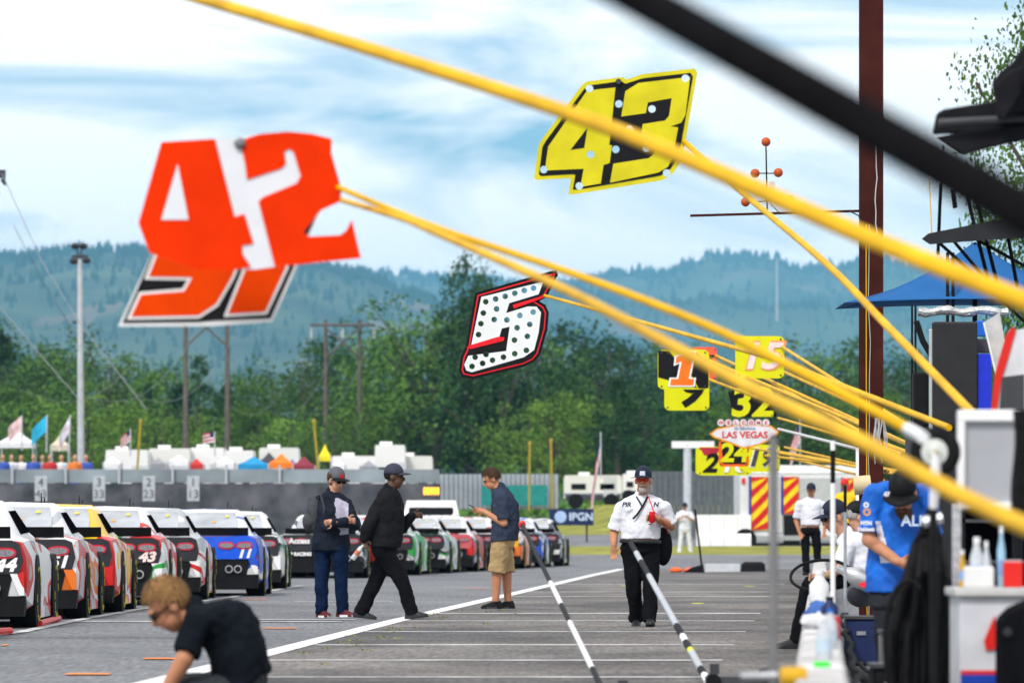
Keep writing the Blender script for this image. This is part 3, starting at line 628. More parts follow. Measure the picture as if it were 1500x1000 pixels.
# woman with backpack, arms folded
jk = M('jacket_navy', (.010,.014,.024), .8, .25, 6, .3, spec=.1); jeans = M('jeans', (.005,.014,.042), .9, .3, 7, .3, spec=.06)
root, J, hp, B = person('w', 'woman in navy jacket, jeans and cap standing with folded arms and a backpack', 486, 905, 67.3, dict(
    head=(493,703,-.04), yaw=38, pitch=16, neck=(487,722,0), pelvis=(485,797,0), sh=[(466,738,.12),(508,737,-.1)], el=[(478,771,-.12),(521,768,-.16)], wr=[(508,762,-.3),(490,764,-.31)],
    hand=[(1,.3,.0),(-1,.5,-.1)], curl=[1.2,1.2], hip=[(473,803,.04),(498,803,-.04)], kn=[(471,850,0),(500,850,-.03)], an=[(471,893,.03),(502,892,0)], toe=[(.55,-.85,0),(.7,-.7,0)],
    cap=1, glasses=1, sleeve='long', hem=1.12, loose=.036, top='jacket', hairlen=-.08, hairvol=1.3, patch=(M('panel_lilac', (.42,.40,.50), .8, .1), lambda c: -.23 < c.y < -.02 and .03+(1.44-c.z)*.16+.03*noise.noise(c*14) < c.x < .2 and .99 < c.z < 1.42-.5*max(0,c.x-.08))), dict(skin=skin, top=jk, bottom=jeans, cap=M('cap_grey', (.1,.1,.12), .8, .2), bill=black, capfront=M('cap_red', (.5,.02,.03), .7), glasses=glassd, hair=hair_br, shoe=M('maroon_shoe', (.09,.015,.02), .6), sole=white), k=1.14)
bk = Vector((-.25,.10,0)); q = J((461,752,.06)); mb = MB(); mb.ell(q, (.115,.13,.24)); mb.ell(q+Vector((-.06,-.02,-.09)), (.09,.1,.12)); 
me = remesh(mb, .014, 3, 'backpack'); wrinkle(me, .008, 12); bp_ = link('backpack', me, M('backpack_grey', (.045,.05,.055), .75, .3, 8, .4), None, True); bp_.location = root.location
tag(bp_, 'dark grey backpack worn by the woman in the navy jacket', 'backpack')
mb = MB(); mb.tube([q+Vector((.02,-.08,.2)), J((470,727,-.02))+Vector((0,-.1,.03)), J((476,745,-.1))+Vector((0,-.06,0)), J((468,770,-.05))], .014, 6); mb.build('strap', dgrey, bp_, True, world=False)
# walking man in black
bj = M('jacket_black', (.010,.010,.012), .85, .25, 6, .4, spec=.08)
root, J, hp, B = person('b', 'man in black jacket, black trousers and dark cap striding across the lane', 572, 907, 66.3, dict(
    head=(578,698,.0), yaw=82, pitch=2, neck=(571,718,0), pelvis=(563,800,0), sh=[(556,739,-.17),(572,738,.19)], el=[(538,772,-.24),(588,772,.22)], wr=[(534,788,-.2),(604,754,.12)], hand=[(.1,-.1,-1),(1,-.2,.0)], curl=[.7,.6],
    hip=[(560,806,-.09),(566,806,.09)], kn=[(590,852,-.08),(549,853,.08)], an=[(604,895,-.08),(528,894,.09)], toe=[(1,-.1,0),(1,-.15,0)], tilt=(.12,-.1), cap=1, glasses=0, sleeve='long', hem=1.1, loose=.045, top='jacket', belly=1.1), dict(skin=skin_d, top=bj, bottom=trous_b, cap=M('cap_slate', (.04,.04,.065), .8, .2), hair=M('hair_black', (.01,.008,.008), .8), shoe=leather), k=1.24)
p = root.location+B['wr'][0]+Vector((-.02,-.02,-.09)); r = thing('drinks_bottle', 'clear drinks bottle with green and red label held by the man in black', 'bottle', p)
ax = Vector((-.6,-.1,-.8)); mb = MB(); mb.lathe(p+ax*-.02, [(0,.012),(.02,.016),(.05,.03),(.2,.031),(.215,.024)], ax, 12); mb.build('bottle', M('clear_plastic', (.55,.58,.6), .15, .1, 9, 0, 0, .5, alpha=.85), r, True)
mb = MB(); mb.lathe(p+ax*.07, [(0,.0325),(.06,.0325)], ax, 12); mb.build('label', M('bottle_label', (.05,.28,.1), .4, .4, 30, c2=(.7,.1,.1)), r, True)
# man in shorts looking at phone
root, J, hp, B = person('s', 'man in dark blue shirt and khaki shorts looking down at a phone', 734, 894, 73.5, dict(
    head=(720,702,.0), yaw=-82, pitch=26, neck=(732,716,0), pelvis=(738,792,0), mid=(746,748,0), sh=[(741,730,.18),(737,730,-.18)], el=[(738,764,.2),(738,766,-.22)], wr=[(708,748,.06),(709,749,-.1)], hand=[(-1,-.3,.15),(-1,.3,.15)], curl=[.5,.5],
    hip=[(738,797,.09),(733,797,-.09)], kn=[(742,838,.09),(728,838,-.08)], an=[(744,881,.1),(726,881,-.08)], toe=[(-1,-.2,0),(-1,-.25,0)], hem=1.08, loose=.035, bottom='shorts', sock=1, hairlen=-.02), dict(skin=skin_t, top=M('shirt_slate', (.030,.040,.066), .9, .2, 7, .3, spec=.06), bottom=M('khaki', (.36,.25,.12), .8, .15, 7, .3), hair=hair_br, sock=black, shoe=black, sole=dgrey), k=1.2)
p = root.location+(B['wr'][0]+B['wr'][1])/2+Vector((-.13,0,.05)); r = thing('phone', 'thin dark phone held by the man in khaki shorts', 'phone', p)
mb = MB(); mb.box(p, (.15,.075,.009), Matrix.Rotation(R(28), 3, 'Y')); mb.build('case', black, r); mb = MB(); mb.box(p+Vector((.002,0,.006)), (.138,.066,.003), Matrix.Rotation(R(28), 3, 'Y')); mb.build('screen', glassd, r)
# crouching man in the foreground
root, J, hp, B = person('c', 'fair haired man in black t-shirt and sunglasses crouching down', 320, 1066, 30, dict(
    head=(247,887,-.02), yaw=-80, pitch=40, neck=(284,897,0), pelvis=(358,1006,0), mid=(345,885,0), sh=[(292,905,.17),(292,912,-.2)], el=[(268,965,.2),(274,962,-.26)], wr=[(238,1020,.2),(241,1020,-.24)], hand=[(-.3,0,-1),(-.3,0,-1)],
    hip=[(352,1012,.1),(352,1012,-.1)], kn=[(268,1008,.16),(280,1012,-.17)], an=[(318,1043,.14),(330,1043,-.15)], toe=[(-1,0,0),(-1,0,0)], hem=1.08, loose=.032, glasses=1, hairvol=1.3, hairlen=-.05), dict(skin=skin_t, top=M('tshirt_black', (.006,.008,.012), .9, .3, 5, .4, spec=.06), bottom=M('trousers_charcoal', (.02,.024,.028), .8, .3), hair=hair_bl, glasses=glassd, shoe=black), k=1.12, voxel=.008)
# bearded crewman in blue
blue_s = M('crew_blue', (.005,.062,.36), .6, .35, 4, .2, c2=(.008,.13,.55))
root, J, hp, B = person('f', 'bearded crewman in bright blue team shirt and black cap bending over', 1318, 1005, 38, dict(
    head=(1321,722,-.1), yaw=-12, pitch=38, neck=(1322,716,.06), pelvis=(1318,868,.05), mid=(1322,780,.1), sh=[(1280,722,0),(1357,726,0)], el=[(1272,790,-.02),(1366,792,.03)], wr=[(1312,822,-.26),(1352,838,-.2)], hand=[(1,-.25,-.3),(-.6,-.4,-.3)], curl=[.6,.6],
    hip=[(1300,872,.05),(1336,872,.05)], kn=[(1300,940,0),(1336,940,0)], an=[(1300,988,.08),(1338,988,.05)], toe=[(-.3,-1,0),(.2,-1,0)], cap=1, beard=.14, hem=1.0, loose=.035, patch=(shirt_w, lambda c: c.y < .02 and .83 < c.z < 1.1 and -.165+(1.1-c.z)*.12 < c.x < -.135+(1.1-c.z)*.28)), dict(skin=skin_t, top=blue_s, bottom=M('trousers_dark', (.014,.015,.02), .8, .3), cap=black, beard=M('beard_brown', (.07,.035,.018), .9, .3, 40, .5), hair=hair_br, shoe=black), k=1.16)
s38 = F/38
for px, py, tx, sz, m_ in ((1266,738,'o',.07,white),(1267,748,'o',.10,M('patch_orange', (.7,.3,.02), .6)),(1266,766,'MTN',.035,white),(1266,775,'Oakbank',.03,white),(1296,724,'47',.04,white),(1344,763,'ALLO',.10,M('pale_print', (.5,.6,.75), .6))):
    o = link('shirt_print', text_mesh(tx, sz, .002, .002), m_, root); o.location = ((px-1318)/s38, -.20 if px < 1340 else -.215, (1005-py)/s38)
# seated official on the pit wall
root, J, hp, B = person('e', 'man in white shirt and navy cap seated on the pit wall holding a hose', 1215, 949, 50, dict(
    head=(1222,757,-.02), yaw=-72, pitch=16, neck=(1240,784,0), pelvis=(1258,838,0), mid=(1262,800,0), sh=[(1242,796,.18),(1240,797,-.18)], el=[(1236,832,.22),(1228,832,-.24)], wr=[(1206,846,.05),(1204,846,-.12)], hand=[(-1,-.2,0),(-1,.1,.05)], curl=[.8,.8],
    hip=[(1250,842,.09),(1250,842,-.1)], kn=[(1188,856,.08),(1184,858,-.12)], an=[(1172,934,.1),(1165,935,-.1)], toe=[(-1,-.15,0),(-1,-.3,0)], cap=1, glasses=1, hem=1.0, loose=.03), dict(skin=skin, top=shirt_w, bottom=trous_b, cap=capnavy, capfront=M('patch_grey', (.5,.53,.6), .6), glasses=glassd, hair=hair_gr, shoe=leather), k=1.08)
# colleague behind him, back turned
person('g', 'grey haired man in dark cap sitting behind the seated official', 1268, 935, 55, dict(
    head=(1256,757,.0), yaw=115, pitch=10, neck=(1266,778,0), pelvis=(1282,838,0), sh=[(1262,790,-.17),(1276,790,.17)], el=[(1266,825,-.2),(1290,825,.2)], wr=[(1285,842,-.15),(1300,842,.1)], hip=[(1282,842,-.09),(1282,842,.09)], kn=[(1345,850,-.1),(1345,850,.1)], an=[(1350,922,-.1),(1350,922,.1)], toe=[(1,0,0),(1,0,0)], cap=1, hem=1.0, loose=.03),
    dict(skin=skin, top=shirt_w, bottom=trous_b, cap=black, hair=hair_gr), voxel=.011)
# standing official further down
person('h', 'man in white shirt, black trousers and cap standing by the fire truck', 1188, 843, 115, dict(
    head=(1188,718,-.02), yaw=-8, pitch=4, neck=(1188,731,0), pelvis=(1187,776,0), sh=[(1170,738,0),(1205,738,0)], el=[(1166,762,.04),(1210,762,.04)], wr=[(1171,780,-.05),(1207,780,-.06)], hip=[(1179,780,0),(1195,780,0)], kn=[(1180,808,0),(1197,808,0)], an=[(1181,836,0),(1199,836,0)], toe=[(-.3,-1,0),(.3,-1,0)], cap=1, hem=.95, loose=.022, belly=1.1),
    dict(skin=skin_t, top=shirt_w, bottom=trous_b, cap=capnavy, hair=hair_br), k=1.12, voxel=.012)
# cameraman in white, far off
person('i', 'man all in white holding a camera up on the far grass edge', 1003, 812, 198, dict(
    head=(1003,742,-.03), yaw=0, pitch=6, neck=(1003,748,0), pelvis=(1003,776,0), sh=[(994,752,0),(1012,752,0)], el=[(990,762,-.1),(1016,762,-.1)], wr=[(999,757,-.3),(1007,757,-.3)], hip=[(998.5,778,0),(1007.5,778,0)], kn=[(997,793,0),(1010,793,0)], an=[(995,808,0),(1012,808,0)], toe=[(-.3,-1,0),(.3,-1,0)], cap=1, hem=1.0, loose=.03),
    dict(skin=skin, top=shirt_w, bottom=shirt_w, cap=capnavy, hair=hair_br), k=1.1, voxel=.014)
# marshal in yellow with red cap, mostly behind the post
person('y', 'marshal in yellow top and red cap partly behind the brown post', 1240, 842, 130, dict(
    head=(1237,710,-.02), yaw=-20, pitch=4, neck=(1238,722,0), pelvis=(1240,766,0), sh=[(1224,728,0),(1255,728,0)], el=[(1221,748,.02),(1259,748,.02)], wr=[(1224,766,-.05),(1256,766,-.06)], hip=[(1233,770,0),(1247,770,0)], kn=[(1233,802,0),(1248,802,0)], an=[(1233,835,0),(1249,835,0)], toe=[(-.3,-1,0),(.3,-1,0)], cap=1, hem=1.0, loose=.03),
    dict(skin=skin_t, top=M('marshal_yellow', (.75,.5,.01), .7), bottom=trous_b, cap=red, hair=hair_br), k=1.05, voxel=.014)
# spectators: coarse standing figures behind the catch fence
b = MB(); b.ell((0,0,1.62), (.08,.1,.12)); b.capsule((0,0,1.5),(0,0,1.4),.05,.06)
for sx in (-1,1): b.capsule((sx*.2,0,1.38),(sx*.26,.02,1.1),.045,.04); b.capsule((sx*.26,.02,1.1),(sx*.2,-.16,.95),.04,.03); b.capsule((sx*.09,0,.9),(sx*.1,0,.08),.08,.045); b.ell((sx*.1,-.05,.04),(.045,.12,.045))
b.loft([[(w_*math.cos(q/12*6.283), dp*math.sin(q/12*6.283), z) for q in range(12)] for z, w_, dp in ((.85,.15,.1),(1.1,.14,.1),(1.35,.18,.1),(1.44,.1,.07))])
m0 = remesh(b, .03, 2, 'body'); m0.materials.append(skin)
b = MB(); b.loft([[(w_*math.cos(q/12*6.283), dp*math.sin(q/12*6.283), z) for q in range(12)] for z, w_, dp in ((.86,.18,.13),(1.1,.165,.13),(1.35,.205,.13),(1.45,.12,.09))])
for sx in (-1,1): b.capsule((sx*.2,0,1.38),(sx*.255,.02,1.14),.065,.06)
m1 = remesh(b, .03, 2, 'shirt'); m1.materials.append(skin)
b = MB()
for sx in (-1,1): b.capsule((sx*.09,0,.9),(sx*.1,0,.12),.11,.075)
m2 = remesh(b, .03, 2, 'trousers'); m2.materials.append(skin)
cl = {'white':M('cloth_white', (.7,.7,.72), .8), 'blue':M('cloth_blue', (.05,.1,.4), .8), 'red':M('cloth_red', (.5,.04,.04), .8), 'black':M('cloth_blk', (.02,.02,.025), .8), 'grey':M('cloth_grey', (.25,.26,.28), .8), 'orange':M('cloth_orange', (.7,.2,.04), .8)}
stand = at(60,700,214)
mb = MB(); a0 = at(-60,692,214); b0 = at(150,692,214); mb.box(((a0.x+b0.x)/2, 215.5, (a0.z-1.05+.4)/2), (b0.x-a0.x, 5, a0.z-1.05-.4)); tag(mb.build('viewing_platform', dgrey), 'raised spectator platform behind the grey fence', 'platform')
for i, (x, c1, c2) in enumerate(((4,'blue','black'),(17,'white','grey'),(31,'white','blue'),(49,'blue','black'),(73,'red','grey'),(90,'white','black'),(110,'orange','blue'),(126,'blue','grey'),(62,'grey','black'))):
    p = at(x,692,214+(i%3)*.7); p.z = a0.z-.75*(1 if i % 2 else .8)
    p.z = a0.z-1.05; r_ = random.uniform(-.6,.6)
    person_simple((m0, m1, m2), p, r_, (skin, cl[c1], cl[c2]), 'spectator in %s top and %s trousers on the platform behind the fence' % (c1, c2), 'spectators behind the fence')
    bpy.context.scene.collection.objects[-1] if False else None
# lower spectators scale: the platform hides their legs
# ------------------------------------------------------------------ flags
def flag(px, y0, y1, d, w_, m_, label, lean=0, droop=.5, stripes=None):
    r = thing('flag', label, 'flag', at(px, y0, d)); mb = MB(); p0 = at(px,y0,d); p1 = at(px+lean,y1,d); mb.tube([p0, p1], .03, 5); mb.build('pole', galv, r)
    h = (p1.z-p0.z)*.42; vs = []; nx_ = 8; nz_ = 6
    for i in range(nx_+1):
        for j in range(nz_+1):
            u = i/nx_; v = j/nz_; vs.append(p1+Vector((-w_*u, .25*math.sin(u*7+v*2)*u, -h*v-droop*u*h*1.4)))
    mb = MB(); mb.add(vs, [(i*(nz_+1)+j, i*(nz_+1)+j+1, (i+1)*(nz_+1)+j+1, (i+1)*(nz_+1)+j) for i in range(nx_) for j in range(nz_)]); 
    if stripes: mb.m = [(1 if j % 2 else 2) if not (i < 3 and j < 3) else 0 for i in range(nx_) for j in range(nz_)]; o = mb.build('cloth', [navy, cl['white'], M('flag_red', (.6,.06,.08), .7)], r, True)
    else: o = mb.build('cloth', m_, r, True)
flag(32,660,608,222,.55,M('flag_pink', (.75,.5,.5), .7, .4, 3),'white and pink flag drooping over the white canopy',0,.6)
flag(68,662,607,222,.62,M('flag_cyan', (.03,.42,.66), .7, .1),'bright cyan flag streaming beside the white canopy',1,.7)
flag(101,662,607,222,.45,M('flag_white_red', (.75,.45,.48), .7, .4, 3, c2=(.6,.65,.8)),'white and red flag hanging next to the tall light pole',2,1.0)
flag(191,668,628,224,.4,None,'striped flag hanging beside a leaning yellow pole',0,.6,1)
flag(315,668,632,224,.46,None,'striped flag flying above the white campers',-1,.15,1)
flag(880,700,632,240,.4,None,'striped flag drooping above the camper van',0,2.4,1)
flag(1172,690,612,236,.4,None,'pink striped flag between the distant number boards and the post',0,.9,1)
foul = M('foul_yellow', (.36,.27,.03), .7)
for x0, y0, x1, y1, d, lb in ((200,660,206,620,235,'leaning yellow marker pole beside the striped flag'),(468,665,460,620,235,'leaning yellow marker pole above the colourful tents'),(775,708,776,652,255,'upright yellow pole left of its twin behind the bar fence'),(809,708,807,648,255,'upright yellow pole right of its twin behind the bar fence')):
    r = thing('marker_pole', lb, 'pole', at(x0,y0+40,d)); mb = MB(); mb.tube([at(x0,y0+40,d), at(x1,y1,d)], .05, 8); mb.build('pole', foul, r); mb = MB(); mb.lathe(at(x1,y1,d), [(0,.07),(.12,.075),(.2,.02)], n=8); mb.build('tip', foul, r)
# ------------------------------------------------------------------ canopies, tents, campers
def canopy(cx, ytop, yeave, ybot, d, wpx, m_, label, name='canopy_tent', cat='tent'):
    r = thing(name, label, cat, at(cx, ybot, d)); hw = wpx/2/F*d; zt = at(cx,ytop,d).z; ze = at(cx,yeave,d).z; zb = at(cx,ybot,d).z; x = at(cx,0,d).x
    c4 = [(x-hw,d-hw,ze),(x+hw,d-hw,ze),(x+hw,d+hw,ze),(x-hw,d+hw,ze)]
    mb = MB(); top = Vector((x,d,zt)); rings = [[Vector(q)+Vector((0,0,-.22)) for q in c4], [Vector(q) for q in c4], [Vector(q).lerp(top,.5)-Vector((0,0,(zt-ze)*.1)) for q in c4], [Vector(q).lerp(top,.97) for q in c4]]
    mb.loft(rings); mb.build('roof', m_, r)
    for q in c4: mb = MB(); mb.tube([(q[0]*.999+.0,q[1],zb),(q[0],q[1],ze)], .03, 5); mb.build('leg', galv, r)
canopy(25,628,648,690,224,50,cl['white'],'white canopy with red trim among the flags')
canopy(88,636,652,690,226,26,M('canopy_sand', (.55,.5,.38), .7),'small sand coloured canopy beside the light pole')
canopy(372,668,680,700,246,46,M('tent_blue', (.02,.25,.5), .7),'blue tent in front of the white campers')
canopy(412,664,678,700,244,36,M('tent_orange', (.75,.18,.02), .7),'orange tent in the camping row')
canopy(445,668,682,700,244,34,M('tent_maroon', (.22,.03,.05), .7),'maroon tent in the camping row')
canopy(476,650,668,700,250,18,M('tent_yellow', (.7,.6,.02), .7),'tall narrow yellow tent in the camping row')
canopy(394,662,676,702,252,30,dgrey,'dark grey tent in the camping row')
for i, (x, yt, w_, c_) in enumerate(((165,668,26,'white'),(232,670,24,'grey'),(262,666,30,'white'),(288,671,22,'red'),(330,668,28,'white'),(496,672,20,'white'),(540,674,26,'grey'),(428,672,16,'blue'))):
    canopy(x, yt, yt+9, 702, 238+i, w_, cl[c_], ('small white canopy left of the leaning yellow pole','grey canopy between the campers','white canopy in front of the pylon foot','low red canopy in the camping row','white canopy near the striped flag','white canopy right of the yellow tent','grey canopy left of the man in black','small blue canopy beside the orange tent')[i])
def camper(cx, ytop, d, wpx, label, group=None, seed=0):
    z0 = zprof(d)+bank((cx-750)/F*d, d); p = Vector(((cx-750)/F*d, d, z0)); r = thing('camper', label, 'camper', p, 0, group); zt = at(cx,ytop,d).z; W = wpx/F*d; H = zt-z0
    cw = M('camper_white%d' % (seed % 3), ((.72,.72,.70),(.66,.66,.62),(.76,.75,.74))[seed % 3], .45, .06, .5)
    mb = MB(); y0, y1 = d-1.2, d+1.2; mb.loft([[(p.x+sx*W/2*kx, yy, z0+.5+zz*(H-.5)) for sx, yy, in ((-1,y0),(1,y0),(1,y1),(-1,y1))] for zz, kx in ((0,1),(.85,1),(.96,.985),(1,.94))]); mb.build('body', cw, r)
    rnd = random.Random(seed); n_ = max(2, int(W/1.6))
    for i in range(n_):
        x = p.x-W/2+W*(i+.5)/n_; mb = MB(); mb.box((x, y0-.02, z0+H*.66), (W/n_*.5,.03,H*.17)); mb.build('window', glassd, r)
    mb = MB(); mb.box((p.x+W*.3, y0-.02, z0+.5+H*.36), (.65,.03,H*.62)); mb.build('door', lgrey, r)
    mb = MB(); mb.box((p.x, y0-.015, z0+H*.42), (W*.98,.02,.12)); mb.build('stripe', M('camper_stripe', (.12,.15,.22), .5), r)
    mb = MB(); mb.box((p.x-W*.15, d, zt+.08), (.55,.6,.16)); mb.build('roof_vent', white, r)
    for sx in (-.3,.32): 
        wq = MB(); wq.lathe((p.x+sx*W, y0-.05, z0+.38), [(0,.38),(.22,.38)], (0,1,0), 14); wq.build('wheel', rubber, r)
    mb = MB(); mb.box((p.x, y0-.01, z0+.55), (W*.96,.04,.25)); mb.build('skirt', dgrey, r)
for i, (x, y, w_) in enumerate(((188,659,62),(250,657,60),(305,656,50),(352,660,42),(410,656,58),(520,668,66),(572,652,44),(606,668,56))):
    camper(x, y, 252+2.5*(i % 3), w_, ('white camper behind the leaning yellow pole and flag','white camper next to the one behind the leaning pole','white camper under the striped flag','cream camper just behind the blue tent','white camper behind the orange tent','white camper above the cap of the woman','tall white camper above the cap of the man in black','white camper between the man in black and the bar fence')[i], 'row of campers beyond the fence', i)
camper(868,696,283,84,'long white camper van parked on the grass bank',None,1); camper(932,694,288,40,'white camper parked behind the head of the walking official',None,2)
# ------------------------------------------------------------------ fire truck
r = thing('fire_truck', 'white fire truck with red and yellow chevrons on its rear', 'fire truck', at(1178,802,214)); d = 214
def fb(x0, x1, y0, y1, dd, dep, nm, m_, par=r):
    a_ = at(x0,y1,dd); b_ = at(x1,y0,dd); mb = MB(); mb.box(((a_.x+b_.x)/2, dd+dep/2, (a_.z+b_.z)/2), (b_.x-a_.x, dep, b_.z-a_.z)); return mb.build(nm, m_, par)
fb(1084,1268,694,790,214,6,'body', M('truck_white', (.62,.63,.65), .4, .06)); fb(1086,1266,681,693,214.2,5.5,'roof_rack', M('rack_white', (.74,.74,.74), .5))
chy = M('chevron_yellow', (.8,.55,.01), .4); chr_ = M('chevron_red', (.55,.015,.015), .4)
for x0, x1, y0, y1 in ((1101,1126,698,776),(1148,1170,698,752),(1236,1252,700,752)):
    pn = fb(x0, x1, y0, y1, 213.93, .05, 'chevron_panel', chy); fb(x0-4, x0-.8, y0-1, y1+1, 213.92, .06, 'blue_edge', M('truck_blue', (.02,.03,.3), .4))
    a_ = at(x0,y1,213.9); b_ = at(x1,y0,213.9); W = b_.x-a_.x; H = b_.z-a_.z; st = .30; k_ = -3
    while True:
        zb = a_.z+k_*st*2
        if zb > b_.z: break
        poly = [(a_.x,zb),(b_.x,zb+W),(b_.x,zb+W+st),(a_.x,zb+st)]; cl_ = []
        poly = [(x, min(max(z, a_.z), b_.z)) for x, z in poly]
        if poly[2][1]-poly[1][1] > .01 or poly[3][1]-poly[0][1] > .01:
            mb = MB(); mb.add([(x, 213.915, z) for x, z in poly]+[(x, 213.93, z) for x, z in poly], [(0,1,2,3),(4,5,6,7),(0,1,5,4),(3,2,6,7)]); mb.build('chevron_stripe', chr_, pn)
        k_ += 1
fb(1172,1232,700,740,213.94,.05,'roller_door', silver); fb(1128,1146,698,780,213.94,.05,'ladder_panel', lgrey); fb(1148,1172,754,802,213.9,.3,'black_locker', black); fb(1084,1268,784,791,213.85,.3,'bumper', steel)
for x in (1092,1256): mb = MB(); c = at(x,790,213.8); mb.lathe(c, [(0,.42),(.5,.42)], (0,1,0), 18); w_ = mb.build('wheel', rubber, r, 40); mb = MB(); mb.lathe(c+Vector((0,-.02,0)), [(0,.22),(.05,.2)], (0,1,0), 12); mb.build('rim', silver, w_)
for x in (1089,1262): fb(x-2.5, x+2.5, 700, 708, 213.95, .06, 'tail_light', red)

# ------------------------------------------------------------------ race cars
def ringc(w_, b_, h, y):
    half = [(0,b_),(w_*.88,b_),(w_*.985,b_+.07),(w_,b_+(h-b_)*.45),(w_*.985,b_+(h-b_)*.72),(w_*.93,h-.055),(w_*.78,h-.012),(w_*.4,h),(0,h)]
    pts = half+[(-x, z) for x, z in half[-2:0:-1]]
    return [Vector((x, y, z)) for x, z in pts]
mb = MB(); mb.loft([ringc(*q) for q in ((.88,.30,.93,0),(.94,.25,.965,.05),(.975,.18,.985,.45),(.985,.15,.99,1.05),(.955,.13,.975,1.9),(.955,.13,.93,3.2),(.985,.12,.86,3.85),(.95,.1,.74,4.5),(.80,.1,.60,4.88))]); car_body = mb.mesh('body'); car_body.polygons.foreach_set('use_smooth', [True]*len(car_body.polygons)); car_body.set_sharp_from_angle(angle=R(38))
def gh(wb, wt, zt, y, zb=.9): return [Vector(q) for q in ((wb,y,zb),(wb*.985,y,zb+.06),(wt+.03,y,zt-.05),(wt-.05,y,zt),(0,y,zt+.015),(-wt+.05,y,zt),(-wt-.03,y,zt-.05),(-wb*.985,y,zb+.06),(-wb,y,zb))]
GH = [(.76,.70,.985,.62),(.80,.64,1.14,1.0),(.80,.575,1.315,1.5),(.80,.57,1.365,2.0),(.80,.575,1.345,2.5),(.80,.64,1.13,3.05),(.79,.72,.95,3.45)]
mb = MB(); mb.loft([gh(*q) for q in GH]); car_gh = mb.mesh('greenhouse'); car_gh.polygons.foreach_set('use_smooth', [True]*len(car_gh.polygons)); car_gh.set_sharp_from_angle(angle=R(38))
def mesh_of(f): q = MB(); f(q); return q.mesh('part')
def win_rear(q): q.add([(-.56,.70,1.03),(.56,.70,1.03),(.50,1.47,1.325),(-.50,1.47,1.325)], [(0,1,2,3)])
car_rw = mesh_of(lambda q: q.loft([[Vector((s*.56,.68,1.022)) for s in (-1,1)]+[Vector((s*.56,.68,.99)) for s in (1,-1)], [Vector((s*.56,1.0,1.165)) for s in (-1,1)]+[Vector((s*.56,1.0,1.1)) for s in (1,-1)], [Vector((s*.50,1.46,1.318)) for s in (-1,1)]+[Vector((s*.5,1.46,1.25)) for s in (1,-1)]]))
def sidewin(q, s):
    P = [(1.45,1.0,.768),(1.62,1.25,.622),(2.5,1.26,.622),(2.98,1.02,.748)]; q.add([(s*(x+.012), y, z) for y, z, x in P]+[(s*(x-.03), y, z) for y, z, x in P], [(0,1,2,3),(4,5,6,7),(0,1,5,4),(1,2,6,5),(2,3,7,6),(3,0,4,7)])
car_sw = [mesh_of(lambda q, s=s: sidewin(q, s)) for s in (-1,1)]
car_ws = mesh_of(lambda q: q.loft([[Vector((s*.56,3.40,.975)) for s in (-1,1)]+[Vector((s*.56,3.40,.94)) for s in (1,-1)], [Vector((s*.55,3.0,1.165)) for s in (-1,1)]+[Vector((s*.55,3.0,1.1)) for s in (1,-1)], [Vector((s*.5,2.55,1.345)) for s in (-1,1)]+[Vector((s*.5,2.55,1.28)) for s in (1,-1)]]))
car_sp = mesh_of(lambda q: q.loft([[Vector((x, -.03+.10*(x/.76)**2+dy, z)) for dy, z in ((0,.955),(-.05,1.075),(-.035,1.08),(.02,.955))] for x in (-.76,-.5,-.2,0,.2,.5,.76)]))
car_up = mesh_of(lambda q: q.loft([[Vector((s*w_, y, z)) for s, w_, z in ((-1,.86,.585),(1,.86,.585),(1,.90,.72),(1,.86,.90),(1,.78,.935),(-1,.78,.935),(-1,.86,.90),(-1,.90,.72))] for y in (-.03,.04)]))
car_lo = mesh_of(lambda q: q.loft([[Vector((s*w_, y, z)) for s, w_, z in ((-1,.72,.27),(1,.72,.27),(1,.79,.58),(-1,.79,.58))] for y in (-.012,.05)]))
car_shade = mesh_of(lambda q: q.loft([[Vector((s_*w_, y, z)) for s_, w_, z in ((-1,.90,.13),(1,.90,.13),(1,.93,.345),(-1,.93,.345))] for y in (-.008,.30)]))
car_dif = mesh_of(lambda q: (q.box((0,.25,.27),(1.2,.5,.05)), [q.box((x,.2,.23),(.02,.4,.12)) for x in (-.4,-.15,.15,.4)]))
car_corner = [mesh_of(lambda q, s=s: q.loft([[Vector((s*x, y, z)) for x, z in ((.76,.583),(.91,.60),(.91,.352),(.86,.35))] for y in (-.026,.045)])) for s in (-1,1)]
def rring(w_, h, y): return smooth_poly([(-w_,-h),(w_,-h),(w_,h),(-w_,h)], 2, .25)
def tl(q, cx, w_, h, y0, y1): q.loft([[Vector((cx+x, y, .80+z)) for x, z in rring(w_, h, 0)] for y in (y0, y1)])
car_tl_o = [mesh_of(lambda q, c=c: tl(q, c, .128, .058, -.045, -.02)) for c in (-.70,-.42,.42,.70)]; car_tl_i = [mesh_of(lambda q, c=c: tl(q, c, .106, .038, -.052, -.04)) for c in (-.70,-.42,.42,.70)]
car_ex = [mesh_of(lambda q, x=x: q.lathe((x,-.06,.43), [(.0,.05),(.0,.062),(.12,.062),(.12,.05),(.02,.048)], (0,1,0), 16)) for x in (.46,.60)]
car_exi = [mesh_of(lambda q, x=x: q.lathe((x,-.064,.43), [(0,.045),(.06,.045)], (0,1,0), 14)) for x in (.46,.60)]
def tyre(q): q.lathe((-.15,0,0), [(0,.2),(0,.31),(.025,.345),(.06,.355),(.24,.355),(.275,.345),(.3,.31),(.3,.2)], (1,0,0), 28)
car_ty = mesh_of(tyre); car_rim = mesh_of(lambda q: (q.lathe((-.12,0,0), [(0,.205),(.24,.205),(.24,.17),(.2,.06),(.25,.05),(.25,.0)], (1,0,0), 20)))
